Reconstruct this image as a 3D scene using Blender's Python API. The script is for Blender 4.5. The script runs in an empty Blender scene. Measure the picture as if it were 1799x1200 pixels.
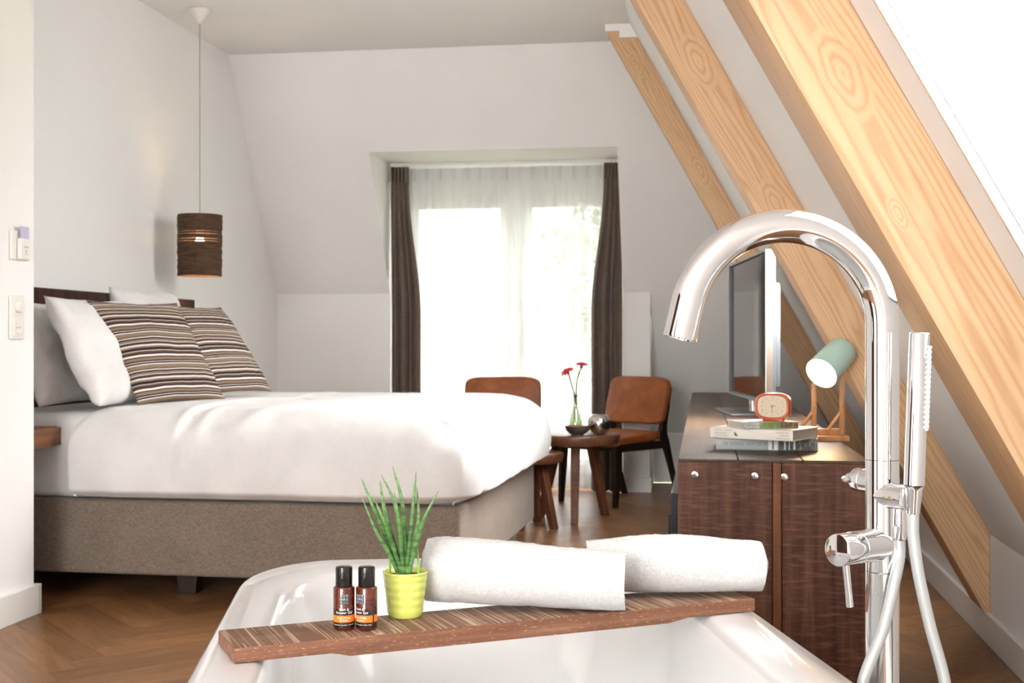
import bpy, bmesh, math, random
from mathutils import Vector, Matrix, noise
from math import sin, cos, pi, radians, sqrt, atan, tan
random.seed(7)
S = bpy.context.scene
COL = S.collection

# ------------------------------------------------------------------ camera
F, HC, V0 = 2200.0, 1.0, 603.0            # focal length in px of a 1799 px wide frame, eye height, horizon row
TH = atan((1235 - 899.5) / F)             # room axis (+Y) meets the horizon at column 1235
cam = bpy.data.cameras.new('camera'); camo = bpy.data.objects.new('camera', cam); COL.objects.link(camo)
camo.location = (0, 0, HC); camo.rotation_euler = (pi / 2, 0, TH)
cam.sensor_width = 36; cam.lens = F / 1799 * 36; cam.shift_y = 3 / 1799; cam.clip_start = .02; cam.clip_end = 500
cam.dof.use_dof = True; cam.dof.focus_distance = 1.75; cam.dof.aperture_fstop = 16
S.camera = camo

# ------------------------------------------------------------------ world, daylight, exposure
w = bpy.data.worlds.new('sky'); S.world = w; w.use_nodes = True
bg = w.node_tree.nodes['Background']
bg.inputs[1].default_value = 28.0
# overcast sky: zenith three times as bright as the horizon
_n, _l = w.node_tree.nodes, w.node_tree.links
_tc = _n.new('ShaderNodeTexCoord'); _sp = _n.new('ShaderNodeSeparateXYZ'); _mx = _n.new('ShaderNodeMath'); _mx.operation = 'MAXIMUM'; _mx.inputs[1].default_value = 0
_ma = _n.new('ShaderNodeMath'); _ma.operation = 'MULTIPLY_ADD'; _ma.inputs[1].default_value = .667; _ma.inputs[2].default_value = .333
_cm = _n.new('ShaderNodeVectorMath'); _cm.operation = 'SCALE'; _cm.inputs[0].default_value = (1.0, .996, .986)
_l.new(_tc.outputs['Generated'], _sp.inputs[0]); _l.new(_sp.outputs[2], _mx.inputs[0]); _l.new(_mx.outputs[0], _ma.inputs[0]); _l.new(_ma.outputs[0], _cm.inputs['Scale']); _l.new(_cm.outputs[0], bg.inputs[0])
S.view_settings.view_transform = 'Standard'; S.view_settings.look = 'None'
S.view_settings.gamma = 1; S.view_settings.use_curve_mapping = False
S.view_settings.exposure = 1.36

SLA = radians(61); TS = tan(SLA)          # pitch of the roof on the right
XL, XP, XR = -2.95, -2.445, .95           # left wall, partition face, right knee wall
YB, YP, YK, YL, YW = -3.2, 4.31, 8.43, 9.04, 8.62
ZC, ZK, ZR = 2.813, 1.343, .36            # ceiling, far knee wall, right knee wall
def xs(z): return XR - (z - ZR) / TS      # right roof plane
def yf(z): return YK - (z - ZK) / 1.619   # far roof plane
# roof windows in the right slope: y0, y1, z0, z1 (beside the tub, between the two far beams)
SKYS = [(1.48, 2.13, 1.1, 1.65), (4.75, 5.5, 1.05, 2.15)]
def portal(name, loc, rot, sx, sy):
    l = bpy.data.lights.new(name, 'AREA'); l.shape = 'RECTANGLE'; l.size = sx; l.size_y = sy
    l.cycles.is_portal = True
    o = bpy.data.objects.new(name, l); COL.objects.link(o); o.location = loc; o.rotation_euler = rot
for y0, y1, z0, z1 in SKYS:
    zm = (z0 + z1) / 2
    portal('roof_window_portal', (xs(zm) + .12, (y0 + y1) / 2, zm + .066), (0, SLA, 0), (z1 - z0) / sin(SLA), y1 - y0)
portal('added_window_portal', (-1.41, -3.34, 1.4), (pi / 2, 0, 0), 1.98, 2.6)  # daylight through the added window in the back wall
portal('balcony_door_portal', (-1.335, 8.75, 1.1), (-pi / 2, 0, 0), 1.6, 2.2)

# ------------------------------------------------------------------ pixel -> world helpers
RV = Vector((cos(TH), sin(TH), 0)); FV = Vector((-sin(TH), cos(TH), 0)); CV = Vector((0, 0, HC))
def ray(u, v): return RV * ((u - 899.5) / F) + FV + Vector((0, 0, (V0 - v) / F))
def atZ(u, v, z): d = ray(u, v); return CV + d * ((z - HC) / d.z)
def atY(u, v, y): d = ray(u, v); return CV + d * (y / d.y)
def atW(u, v, wd): return CV + ray(u, v) * wd

# ------------------------------------------------------------------ materials
def s2l(c):
    return tuple(((x / 255) / 12.92 if x / 255 <= .04045 else ((x / 255 + .055) / 1.055) ** 2.4) for x in c)
class NT:
    def __init__(s, name):
        s.m = bpy.data.materials.new(name); s.m.use_nodes = True
        s.t = s.m.node_tree; s.b = s.t.nodes['Principled BSDF']; s.out = s.t.nodes['Material Output']
    def n(s, typ, **kw):
        nd = s.t.nodes.new('ShaderNode' + typ)
        for k, v in kw.items():
            if k in nd.inputs.keys(): nd.inputs[k].default_value = v
            else: setattr(nd, k, v)
        return nd
    def l(s, a, b): s.t.links.new(a, b)
    def co(s, kind='Object', scale=(1, 1, 1), rnd=0, loc=(0, 0, 0), rot=(0, 0, 0)):
        tc = s.n('TexCoord'); mp = s.n('Mapping'); s.l(tc.outputs[kind], mp.inputs[0])
        mp.inputs['Scale'].default_value = scale; mp.inputs['Location'].default_value = loc; mp.inputs['Rotation'].default_value = rot
        o = mp.outputs[0]
        if rnd:
            oi = s.n('ObjectInfo'); vm = s.n('VectorMath', operation='SCALE'); cb = s.n('CombineXYZ')
            for i in range(3): s.l(oi.outputs['Random'], cb.inputs[i])
            s.l(cb.outputs[0], vm.inputs[0]); vm.inputs['Scale'].default_value = rnd
            ad = s.n('VectorMath', operation='ADD'); s.l(o, ad.inputs[0]); s.l(vm.outputs[0], ad.inputs[1]); o = ad.outputs[0]
        return o
    def noise(s, co, scale=5, detail=4, rough=.55, dist=0):
        nd = s.n('TexNoise'); s.l(co, nd.inputs['Vector'])
        nd.inputs['Scale'].default_value = scale; nd.inputs['Detail'].default_value = detail
        nd.inputs['Roughness'].default_value = rough; nd.inputs['Distortion'].default_value = dist
        return nd.outputs['Fac']
    def ramp(s, fac, stops, interp='LINEAR'):
        nd = s.n('ValToRGB'); s.l(fac, nd.inputs[0]); cr = nd.color_ramp; cr.interpolation = interp
        while len(cr.elements) > 1: cr.elements.remove(cr.elements[0])
        cr.elements[0].position = stops[0][0]; cr.elements[0].color = (*stops[0][1], 1)
        for p, c in stops[1:]:
            e = cr.elements.new(p); e.color = (*c, 1)
        return nd.outputs[0]
    def mix(s, a, b, fac, mode='MIX'):
        nd = s.n('Mix', data_type='RGBA', blend_type=mode)
        for v, i in ((fac, 0), (a, 6), (b, 7)):
            if hasattr(v, 'is_output'): s.l(v, nd.inputs[i])
            elif i == 0: nd.inputs[0].default_value = v
            else: nd.inputs[i].default_value = (*v, 1)
        return nd.outputs[2]
    def base(s, c):
        if hasattr(c, 'is_output'): s.l(c, s.b.inputs['Base Color'])
        else: s.b.inputs['Base Color'].default_value = (*c, 1)
    def bump(s, h, strength=.3, dist=.005):
        nd = s.n('Bump'); nd.inputs['Strength'].default_value = strength; nd.inputs['Distance'].default_value = dist
        s.l(h, nd.inputs['Height']); s.l(nd.outputs[0], s.b.inputs['Normal'])
    def set(s, **kw):
        for k, v in kw.items(): s.b.inputs[k.replace('_', ' ')].default_value = v
        return s.m
def plain(name, c, rough=.5, metal=0, **kw):
    m = NT(name); m.base(c); return m.set(Roughness=rough, Metallic=metal, **kw)
def plaster(name, c):
    m = NT(name); co = m.co('Object'); n1 = m.noise(co, 1.2, 3); n2 = m.noise(co, 160, 2)
    m.base(m.ramp(n1, [(.3, tuple(x * .97 for x in c)), (.7, c)])); m.bump(n2, .08, .002); return m.set(Roughness=.75)
def woodmat(name, dark, mid, light, rough=.45, axis=0, ring=9, stretch=.07, rnd=20, spec=.4, coord='Object', fine=60, off=(0, 0, 0), bump=.15, dist=9, dsc=.9, knots=()):
    m = NT(name); sc = [1, 1, 1]; sc[axis] = stretch
    co = m.co(coord, tuple(sc), rnd, off)
    warp = m.noise(co, 2.2, 3, .5)
    wv = m.n('TexWave', wave_type='RINGS', rings_direction='X' if axis == 0 else ('Y' if axis == 1 else 'Z'))
    m.l(co, wv.inputs['Vector']); wv.inputs['Scale'].default_value = ring; wv.inputs['Distortion'].default_value = dist
    wv.inputs['Detail'].default_value = 3; wv.inputs['Detail Scale'].default_value = dsc; wv.inputs['Detail Roughness'].default_value = .55
    fn = m.noise(co, fine, 4, .65); wf = wv.outputs['Fac']
    for kx, kz, kr in knots:
        tcn = m.n('TexCoord'); mp = m.n('Mapping', vector_type='TEXTURE'); m.l(tcn.outputs['Object'], mp.inputs[0]); mp.inputs['Location'].default_value = (kx, 0, kz); mp.inputs['Scale'].default_value = (kr * 2.4, 100, kr)
        nzv = m.n('TexNoise'); m.l(mp.outputs[0], nzv.inputs['Vector']); nzv.inputs['Scale'].default_value = 1.1; nzv.inputs['Detail'].default_value = 3
        ln_ = m.n('VectorMath', operation='LENGTH'); m.l(mp.outputs[0], ln_.inputs[0])
        ad = m.n('Math', operation='MULTIPLY_ADD'); m.l(nzv.outputs['Fac'], ad.inputs[0]); ad.inputs[1].default_value = .7; m.l(ln_.outputs['Value'], ad.inputs[2])
        mu = m.n('Math', operation='MULTIPLY'); m.l(ad.outputs[0], mu.inputs[0]); mu.inputs[1].default_value = 15
        sn = m.n('Math', operation='SINE'); m.l(mu.outputs[0], sn.inputs[0])
        hf = m.n('Math', operation='MULTIPLY_ADD'); m.l(sn.outputs[0], hf.inputs[0]); hf.inputs[1].default_value = .5; hf.inputs[2].default_value = .5
        wt = m.n('MapRange', interpolation_type='SMOOTHSTEP'); m.l(ln_.outputs['Value'], wt.inputs[0]); wt.inputs[1].default_value = .75; wt.inputs[2].default_value = 1.3; wt.inputs[3].default_value = 1; wt.inputs[4].default_value = 0
        mxf = m.n('Mix'); m.l(wt.outputs[0], mxf.inputs[0]); m.l(wf, mxf.inputs[2]); m.l(hf.outputs[0], mxf.inputs[3]); wf = mxf.outputs[0]
    c1 = m.ramp(wf, [(.0, dark), (.35, mid), (1, light)])
    c2 = m.ramp(fn, [(.3, dark), (.7, light)])
    c = m.mix(c1, c2, .35)
    c3 = m.ramp(warp, [(.3, mid), (.7, light)]); c = m.mix(c, c3, .35)
    m.base(c); m.bump(fn, bump, .002)
    return m.set(Roughness=rough, **{'Specular_IOR_Level': spec})
MT = {}
MT['wall'] = plaster('warm_white_plaster', (.89, .882, .87))
MT['ceiling'] = plaster('ceiling_paint', (.885, .877, .865))
MT['trim'] = plain('white_trim_paint', (.80, .79, .76), .35)
MT['oak'] = woodmat('light_oak', s2l((176, 130, 90)), s2l((208, 168, 126)), s2l((220, 186, 148)), .5, 0, 24, .10, 30, .3, fine=80, dist=34, dsc=.30, knots=((1.56, -.064, .036), (1.295, -.025, .014), (2.12, -.075, .042), (2.82, -.055, .032)))
def floor_wood():
    m = NT('oiled_oak_parquet'); oi = m.n('ObjectInfo'); gm = m.n('NewGeometry')
    co = m.co('UV', (1.3, 14, 1), 40)
    rp = m.n('CombineXYZ'); m.l(gm.outputs['Random Per Island'], rp.inputs[0]); m.l(gm.outputs['Random Per Island'], rp.inputs[1])
    sc = m.n('VectorMath', operation='SCALE'); m.l(rp.outputs[0], sc.inputs[0]); sc.inputs['Scale'].default_value = 31
    ad = m.n('VectorMath', operation='ADD'); m.l(co, ad.inputs[0]); m.l(sc.outputs[0], ad.inputs[1])
    n1 = m.noise(ad.outputs[0], 3.2, 5, .6, .6); n2 = m.noise(ad.outputs[0], 26, 3, .6)
    c = m.ramp(n1, [(.25, s2l((108, 72, 42))), (.5, s2l((134, 94, 58))), (.8, s2l((158, 115, 76)))])
    ck = m.n('Math', operation='ADD'); m.l(oi.outputs['Random'], ck.inputs[0]); m.l(gm.outputs['Random Per Island'], ck.inputs[1])
    fr = m.n('Math', operation='FRACT'); m.l(ck.outputs[0], fr.inputs[0])
    tint = m.ramp(fr.outputs[0], [(0, (.74, .72, .70)), (.5, (.92, .92, .92)), (1, (1.12, 1.12, 1.14))])
    c = m.mix(c, tint, 1, 'MULTIPLY'); c = m.mix(c, m.ramp(n2, [(.35, (.8, .8, .8)), (.6, (1, 1, 1))]), .6, 'MULTIPLY')
    m.base(c); m.bump(n2, .08, .001)
    return m.set(Roughness=.36, **{'Specular_IOR_Level': .45})
MT['floor'] = floor_wood()
MT['gap'] = plain('floor_joint_dark', (.05, .03, .018), .8)
def sawn(name, dark, mid, light, axis=0, rough=.55, streak=.5, spec=.3, freq=1.0):
    # rough sawn hardwood: long grain along axis, saw marks across it
    m = NT(name); g = [16, 16, 16]; g[axis] = .9
    co = m.co('Object', tuple(g), 15); cr = [13.0, 13.0, 13.0]; cr[axis] = 130 * freq
    co2 = m.co('Object', tuple(cr), 15)
    n1 = m.noise(co, 2.0, 5, .6, .3); n2 = m.noise(co2, 1.0, 3, .6); n3 = m.noise(m.co('Object', (1, 1, 1), 15), 9, 4, .6)
    c = m.ramp(n1, [(.25, dark), (.5, mid), (.8, light)])
    c = m.mix(c, m.ramp(n3, [(.35, dark), (.65, mid)]), .4)
    st = m.ramp(n2, [(.5, (0, 0, 0)), (.72, (1, 1, 1))])
    sm = m.n('Math', operation='MULTIPLY'); m.l(st, sm.inputs[0]); sm.inputs[1].default_value = streak
    c = m.mix(c, light, sm.outputs[0])
    m.base(c); m.bump(n2, .35, .002)
    return m.set(Roughness=rough, **{'Specular_IOR_Level': spec})
MT['cab'] = sawn('dark_sawn_hardwood', s2l((52, 30, 22)), s2l((94, 58, 44)), s2l((146, 104, 82)), 2, .55, .5, freq=.9)
MT['cabtop'] = sawn('weathered_hardwood_top', s2l((52, 38, 29)), s2l((78, 60, 47)), s2l((116, 94, 76)), 1, .45, .4, .3, freq=.3)
MT['sap'] = sawn('brown_sapwood', s2l((96, 56, 32)), s2l((124, 78, 48)), s2l((150, 100, 66)), 2, .5, .25, freq=.5)
MT['stool'] = sawn('red_brown_hardwood', s2l((66, 36, 22)), s2l((98, 58, 38)), s2l((130, 84, 60)), 2, .45, .25, freq=.5)
MT['stooltop'] = sawn('red_brown_hardwood_top', s2l((72, 42, 26)), s2l((104, 66, 44)), s2l((136, 96, 70)), 0, .33, .3, .5, freq=.5)
def board_mat():
    m = NT('merbau_board'); co = m.co('Object', (1.4, 40, 40)); co3 = m.co('Object', (1, 1, 1), 0, (0, 0, 0), (0, 0, radians(-14)))
    n1 = m.noise(co, 2.5, 5, .65, .2); big = m.noise(co3, 11, 3, .55)
    mp = m.co('Object', (100, 1.6, 0), 0, (0, 0, 0), (0, 0, radians(14)))
    n2 = m.noise(mp, 1.0, 1.5, .5, .25)
    nz = m.noise(m.co('Object', (90, 500, 500)), 1, 3, .6)
    top = m.ramp(n1, [(.25, s2l((86, 62, 48))), (.55, s2l((116, 88, 70))), (.8, s2l((142, 114, 94)))])
    top = m.mix(top, s2l((116, 80, 62)), m.ramp(big, [(.4, (0, 0, 0)), (.65, (.7, .7, .7))]))
    n4 = m.noise(m.co('Object', (64, 1.0, 0), 0, (3.7, 1, 0), (0, 0, radians(13))), 1.0, 1.5, .5, .25)
    top = m.mix(top, s2l((190, 166, 142)), m.ramp(n4, [(.44, (0, 0, 0)), (.455, (.55, .55, .55)), (.475, (.55, .55, .55)), (.49, (0, 0, 0)), (.53, (0, 0, 0)), (.54, (.4, .4, .4)), (.555, (0, 0, 0))]))
    top = m.mix(top, s2l((200, 176, 150)), m.ramp(n2, [(.56, (0, 0, 0)), (.575, (.6, .6, .6)), (.60, (.6, .6, .6)), (.62, (0, 0, 0)), (.68, (0, 0, 0)), (.7, (.36, .36, .36)), (.72, (0, 0, 0))]))
    side = m.ramp(n1, [(.25, s2l((100, 66, 50))), (.55, s2l((130, 90, 70))), (.8, s2l((156, 116, 94)))])
    side = m.mix(side, s2l((206, 158, 124)), m.ramp(nz, [(.58, (0, 0, 0)), (.72, (.8, .8, .8))]))
    gm = m.n('NewGeometry'); sp = m.n('SeparateXYZ'); tcn = m.n('TexCoord'); m.l(tcn.outputs['Normal'], sp.inputs[0])
    gt = m.n('Math', operation='GREATER_THAN'); m.l(sp.outputs[2], gt.inputs[0]); gt.inputs[1].default_value = .7
    m.base(m.mix(side, top, gt.outputs[0])); m.bump(n1, .2, .002)
    return m.set(Roughness=.6, **{'Specular_IOR_Level': .25})
MT['board'] = board_mat()
def fabric(name, c1, c2, scale=240, rough=.9, bump=.3):
    m = NT(name); a = m.noise(m.co('Object', (1, 1, .25)), scale, 2); b = m.noise(m.co('Object', (.3, .3, 1)), scale, 2); d = m.noise(m.co('Object'), 7, 3)
    f = m.n('Math', operation='ADD'); m.l(a, f.inputs[0]); m.l(b, f.inputs[1])
    h = m.n('Math', operation='MULTIPLY'); m.l(f.outputs[0], h.inputs[0]); h.inputs[1].default_value = .5
    c = m.ramp(h.outputs[0], [(.38, c1), (.62, c2)]); c = m.mix(c, m.ramp(d, [(.3, (.93, .93, .93)), (.7, (1.05, 1.05, 1.05))]), 1, 'MULTIPLY')
    m.base(c); m.bump(h.outputs[0], bump, .002)
    return m.set(Roughness=rough, **{'Sheen_Weight': .15, 'Specular_IOR_Level': .15})
MT['boxspring'] = fabric('taupe_upholstery', s2l((98, 87, 77)), s2l((136, 122, 110)), 420)
MT['curtain'] = fabric('taupe_curtain', s2l((92, 80, 70)), s2l((122, 107, 95)), 300)
MT['linen'] = fabric('white_bed_linen', (.66, .65, .64), (.70, .69, .68), 420, .85, .05)
MT['towel'] = fabric('white_terry', (.54, .54, .535), (.66, .66, .655), 520, .95, 1.0)
def sheer():
    m = NT('white_sheer_voile'); m.t.nodes.remove(m.b)
    tr = m.n('BsdfTransparent'); tl = m.n('BsdfTranslucent'); df = m.n('BsdfDiffuse')
    tr.inputs[0].default_value = (1, 1, 1, 1); tl.inputs[0].default_value = (.13, .132, .134, 1); df.inputs[0].default_value = (.94, .945, .95, 1)
    a = m.n('MixShader'); a.inputs[0].default_value = .72; m.l(tl.outputs[0], a.inputs[1]); m.l(df.outputs[0], a.inputs[2])
    b = m.n('MixShader'); b.inputs[0].default_value = .82; m.l(tr.outputs[0], b.inputs[1]); m.l(a.outputs[0], b.inputs[2])
    m.l(b.outputs[0], m.out.inputs[0]); return m.m
MT['sheer'] = sheer()
def pane(name, tint=(1, 1, 1), refl=.06):
    m = NT(name); m.t.nodes.remove(m.b)
    tr = m.n('BsdfTransparent'); tr.inputs[0].default_value = (*tint, 1); gl = m.n('BsdfGlossy'); gl.inputs['Roughness'].default_value = .01
    b = m.n('MixShader'); b.inputs[0].default_value = refl; m.l(tr.outputs[0], b.inputs[1]); m.l(gl.outputs[0], b.inputs[2])
    m.l(b.outputs[0], m.out.inputs[0]); return m.m
MT['glass'] = pane('window_glass')
MT['dimglass'] = pane('daylight_dimming_glass', (.36, .36, .36))  # grey tint added to dim the daylight beside the tub
MT['doorglass'] = pane('dimming_door_glass', (.70, .70, .70))  # grey tint put in to weaken daylight through the balcony doors
MT['roofglass'] = pane('roof_window_glass', (.87, .87, .87))  # slight grey added to hold back daylight falling on the bed
MT['midglass'] = pane('lightly_dimming_glass', (.90, .90, .90))  # slight grey added to tone down the gable window's light
MT['vaseglass'] = pane('green_tinted_glass', (.80, .87, .74), .22)
MT['clockglass'] = pane('clear_plastic', (1, 1, 1), .04)
def stripes():
    m = NT('striped_cotton'); tc = m.n('TexCoord'); sp = m.n('SeparateXYZ'); m.l(tc.outputs['UV'], sp.inputs[0])
    nz = m.noise(tc.outputs['UV'], 3, 2); ad = m.n('Math', operation='MULTIPLY_ADD'); m.l(nz, ad.inputs[0]); ad.inputs[1].default_value = .012; m.l(sp.outputs[1], ad.inputs[2])
    mu = m.n('Math', operation='MULTIPLY'); m.l(ad.outputs[0], mu.inputs[0]); mu.inputs[1].default_value = 3.3
    fr = m.n('Math', operation='FRACT'); m.l(mu.outputs[0], fr.inputs[0])
    wht, dk, tp, br = s2l((224, 216, 206)), s2l((48, 37, 38)), s2l((132, 113, 97)), s2l((92, 70, 62))
    seq = [(tp, 3.4), (wht, .8), (dk, 1.4), (wht, .5), (dk, 1.2), (tp, 2.2), (br, 1.4), (wht, 1.5), (dk, 1.4), (br, 2), (wht, .4), (dk, 2.4), (tp, 1.6), (wht, 1.1), (br, 1.2), (dk, 1.2), (wht, .4), (tp, 2), (dk, 1.4), (wht, .8), (dk, .8)]
    tot = sum(x[1] for x in seq); p = 0; st = []
    for c, k in seq: st.append((p / tot, c)); p += k
    c = m.ramp(fr.outputs[0], st, 'CONSTANT')
    wv = m.noise(m.co('UV'), 300, 2); m.base(m.mix(c, m.ramp(wv, [(.3, (.8, .8, .8)), (.7, (1.05, 1.05, 1.05))]), 1, 'MULTIPLY')); m.bump(wv, .2, .001)
    return m.set(Roughness=.9, **{'Specular_IOR_Level': .1})
MT['stripes'] = stripes()
def leather():
    m = NT('tan_leather'); co = m.co('Object'); n1 = m.noise(co, 9, 5, .65); n2 = m.noise(co, 230, 2)
    m.base(m.ramp(n1, [(.28, s2l((120, 62, 26))), (.55, s2l((152, 84, 38))), (.8, s2l((176, 106, 56)))])); m.bump(n2, .25, .001)
    return m.set(Roughness=.42, **{'Specular_IOR_Level': .45})
MT['leather'] = leather()
MT['wenge'] = woodmat('wenge', s2l((22, 13, 9)), s2l((36, 22, 16)), s2l((48, 32, 24)), .4, 2, 8, .1)
MT['headboard'] = woodmat('dark_walnut_veneer', s2l((40, 25, 20)), s2l((56, 37, 30)), s2l((74, 50, 40)), .65, 2, 14, .03, 0, .15)
MT['walnut'] = woodmat('walnut', s2l((84, 50, 28)), s2l((112, 70, 42)), s2l((136, 90, 58)), .4, 1, 8, .1)
MT['ash'] = woodmat('orange_beech', s2l((176, 116, 70)), s2l((200, 142, 92)), s2l((214, 162, 112)), .45, 2, 7, .1)
MT['chrome'] = plain('polished_chrome', (.78, .79, .80), .03, 1)
MT['steel'] = plain('brushed_steel', (.62, .61, .60), .25, 1)
MT['darksteel'] = plain('dark_brushed_metal', (.22, .22, .225), .4, 1)
MT['silver'] = plain('hammered_silver', (.72, .69, .66), .16, 1)
MT['hose'] = plain('silver_shower_hose', (.44, .46, .455), .38, .3)
MT['acrylic'] = plain('white_acrylic', (.72, .72, .715), .12, 0, Coat_Weight=.4)
MT['black'] = plain('black_lacquer', (.012, .012, .013), .3)
MT['screen'] = plain('glossy_screen', (.006, .006, .008), .06)
MT['greyplastic'] = plain('dark_grey_plastic', (.08, .085, .09), .4)
MT['whiteplastic'] = plain('white_plastic', (.80, .78, .73), .3)
MT['cordgrey'] = plain('grey_flex', (.34, .33, .31), .5)
MT['mint'] = plain('mint_enamel', s2l((188, 222, 211)), .45)
MT['orange'] = plain('orange_plastic', s2l((200, 78, 20)), .25, 0, Coat_Weight=.3)
MT['dial'] = plain('cream_dial', s2l((226, 212, 186)), .6)
MT['ink'] = plain('dark_ink', (.02, .02, .02), .6)
MT['greyink'] = plain('grey_ink', s2l((150, 146, 140)), .6)
MT['tanink'] = plain('tan_ink', s2l((176, 140, 96)), .6)
MT['redink'] = plain('red_ink', s2l((210, 90, 60)), .6)
MT['whiteink'] = plain('white_ink', (.85, .85, .85), .5)
MT['mauveink'] = plain('mauve_ink', s2l((128, 120, 128)), .6)
MT['paper'] = plain('book_paper', s2l((196, 182, 168)), .8)
MT['cover_white'] = plain('white_book_cover', s2l((232, 226, 216)), .45)
MT['cap'] = plain('black_gloss_cap', (.012, .010, .010), .12)
def amber():
    m = NT('amber_plastic'); n1 = m.noise(m.co('Object', (1, 1, 6)), 30, 2)
    m.base(m.ramp(n1, [(.3, s2l((62, 20, 8))), (.7, s2l((104, 36, 12)))])); return m.set(Roughness=.12, Coat_Weight=.5, Transmission_Weight=.0)
MT['amber'] = amber()
MT['darkband'] = plain('dark_brown_print', s2l((34, 14, 10)), .2, 0, Coat_Weight=.4)
MT['orangeband'] = plain('orange_print', s2l((240, 120, 30)), .35)
MT['logogrey'] = plain('slate_grey_print', s2l((70, 74, 78)), .4)
MT['pot'] = plain('lime_glazed_ceramic', s2l((206, 214, 110)), .22, 0, Coat_Weight=.4)
def soil():
    m = NT('potting_soil'); n = m.noise(m.co('Object'), 260, 3); m.base(m.ramp(n, [(.35, s2l((60, 32, 18))), (.65, s2l((130, 86, 56)))])); m.bump(n, .8, .004); return m.set(Roughness=.95)
MT['soil'] = soil()
def leafmat():
    m = NT('snake_plant_green'); n1 = m.noise(m.co('Object', (1, 1, 1)), 160, 2); n2 = m.noise(m.co('Object', (40, 40, 170)), 1, 3)
    c = m.ramp(n2, [(.35, s2l((52, 92, 48))), (.6, s2l((116, 160, 92)))]); m.base(m.mix(c, s2l((80, 122, 64)), .3)); m.bump(n1, .1, .001)
    return m.set(Roughness=.4)
MT['leaf'] = leafmat()
MT['freshleaf'] = plain('fresh_green', s2l((140, 190, 60)), .4)
MT['stemgreen'] = plain('stem_green', s2l((74, 104, 52)), .5)
MT['petal'] = plain('crimson_petal', s2l((196, 30, 84)), .6)
MT['petal2'] = plain('red_petal', s2l((200, 36, 56)), .6)
MT['slate'] = plain('dark_slate_ceramic', s2l((72, 70, 70)), .55)
MT['terracotta'] = plain('terracotta_glaze', s2l((180, 100, 66)), .6)
MT['card'] = plain('pale_violet_card', s2l((190, 188, 214)), .5)
def cardboard():
    m = NT('corrugated_cardboard'); a = m.noise(m.co('Object', (1, 1, 40)), 14, 3); wv = m.noise(m.co('Object', (160, 160, 6)), 1, 2)
    c = m.ramp(a, [(.3, s2l((48, 30, 19))), (.5, s2l((80, 55, 37))), (.75, s2l((112, 84, 60)))]); c = m.mix(c, m.ramp(wv, [(.35, (.6, .6, .6)), (.6, (1, 1, 1))]), .7, 'MULTIPLY')
    m.base(c); m.bump(wv, .6, .003); return m.set(Roughness=.9)
MT['cardboard'] = cardboard()
def emit(name, c, st):
    m = NT(name); m.base(c); m.b.inputs['Emission Color'].default_value = (*c, 1); m.b.inputs['Emission Strength'].default_value = st; return m.m
MT['bulb'] = emit('warm_bulb', (1, .62, .28), 60)
MT['bulb2'] = emit('warm_lamp_bulb', (1, .70, .40), 9)
def green(name, a, b):
    m = NT(name); n = m.noise(m.co('Object'), 1.5, 4); m.base(m.ramp(n, [(.3, a), (.7, b)])); return m.set(Roughness=.9)
MT['grass'] = green('lawn', s2l((136, 142, 116)), s2l((156, 162, 134)))
MT['tree'] = green('tree_foliage', s2l((92, 104, 82)), s2l((134, 146, 116)))
MT['bark'] = green('bark', s2l((70, 56, 44)), s2l((96, 80, 64)))
MT['rooftile'] = green('red_roof_tiles', s2l((176, 112, 92)), s2l((196, 134, 112)))
MT['render'] = plain('pale_render', s2l((214, 208, 196)), .9)

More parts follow.
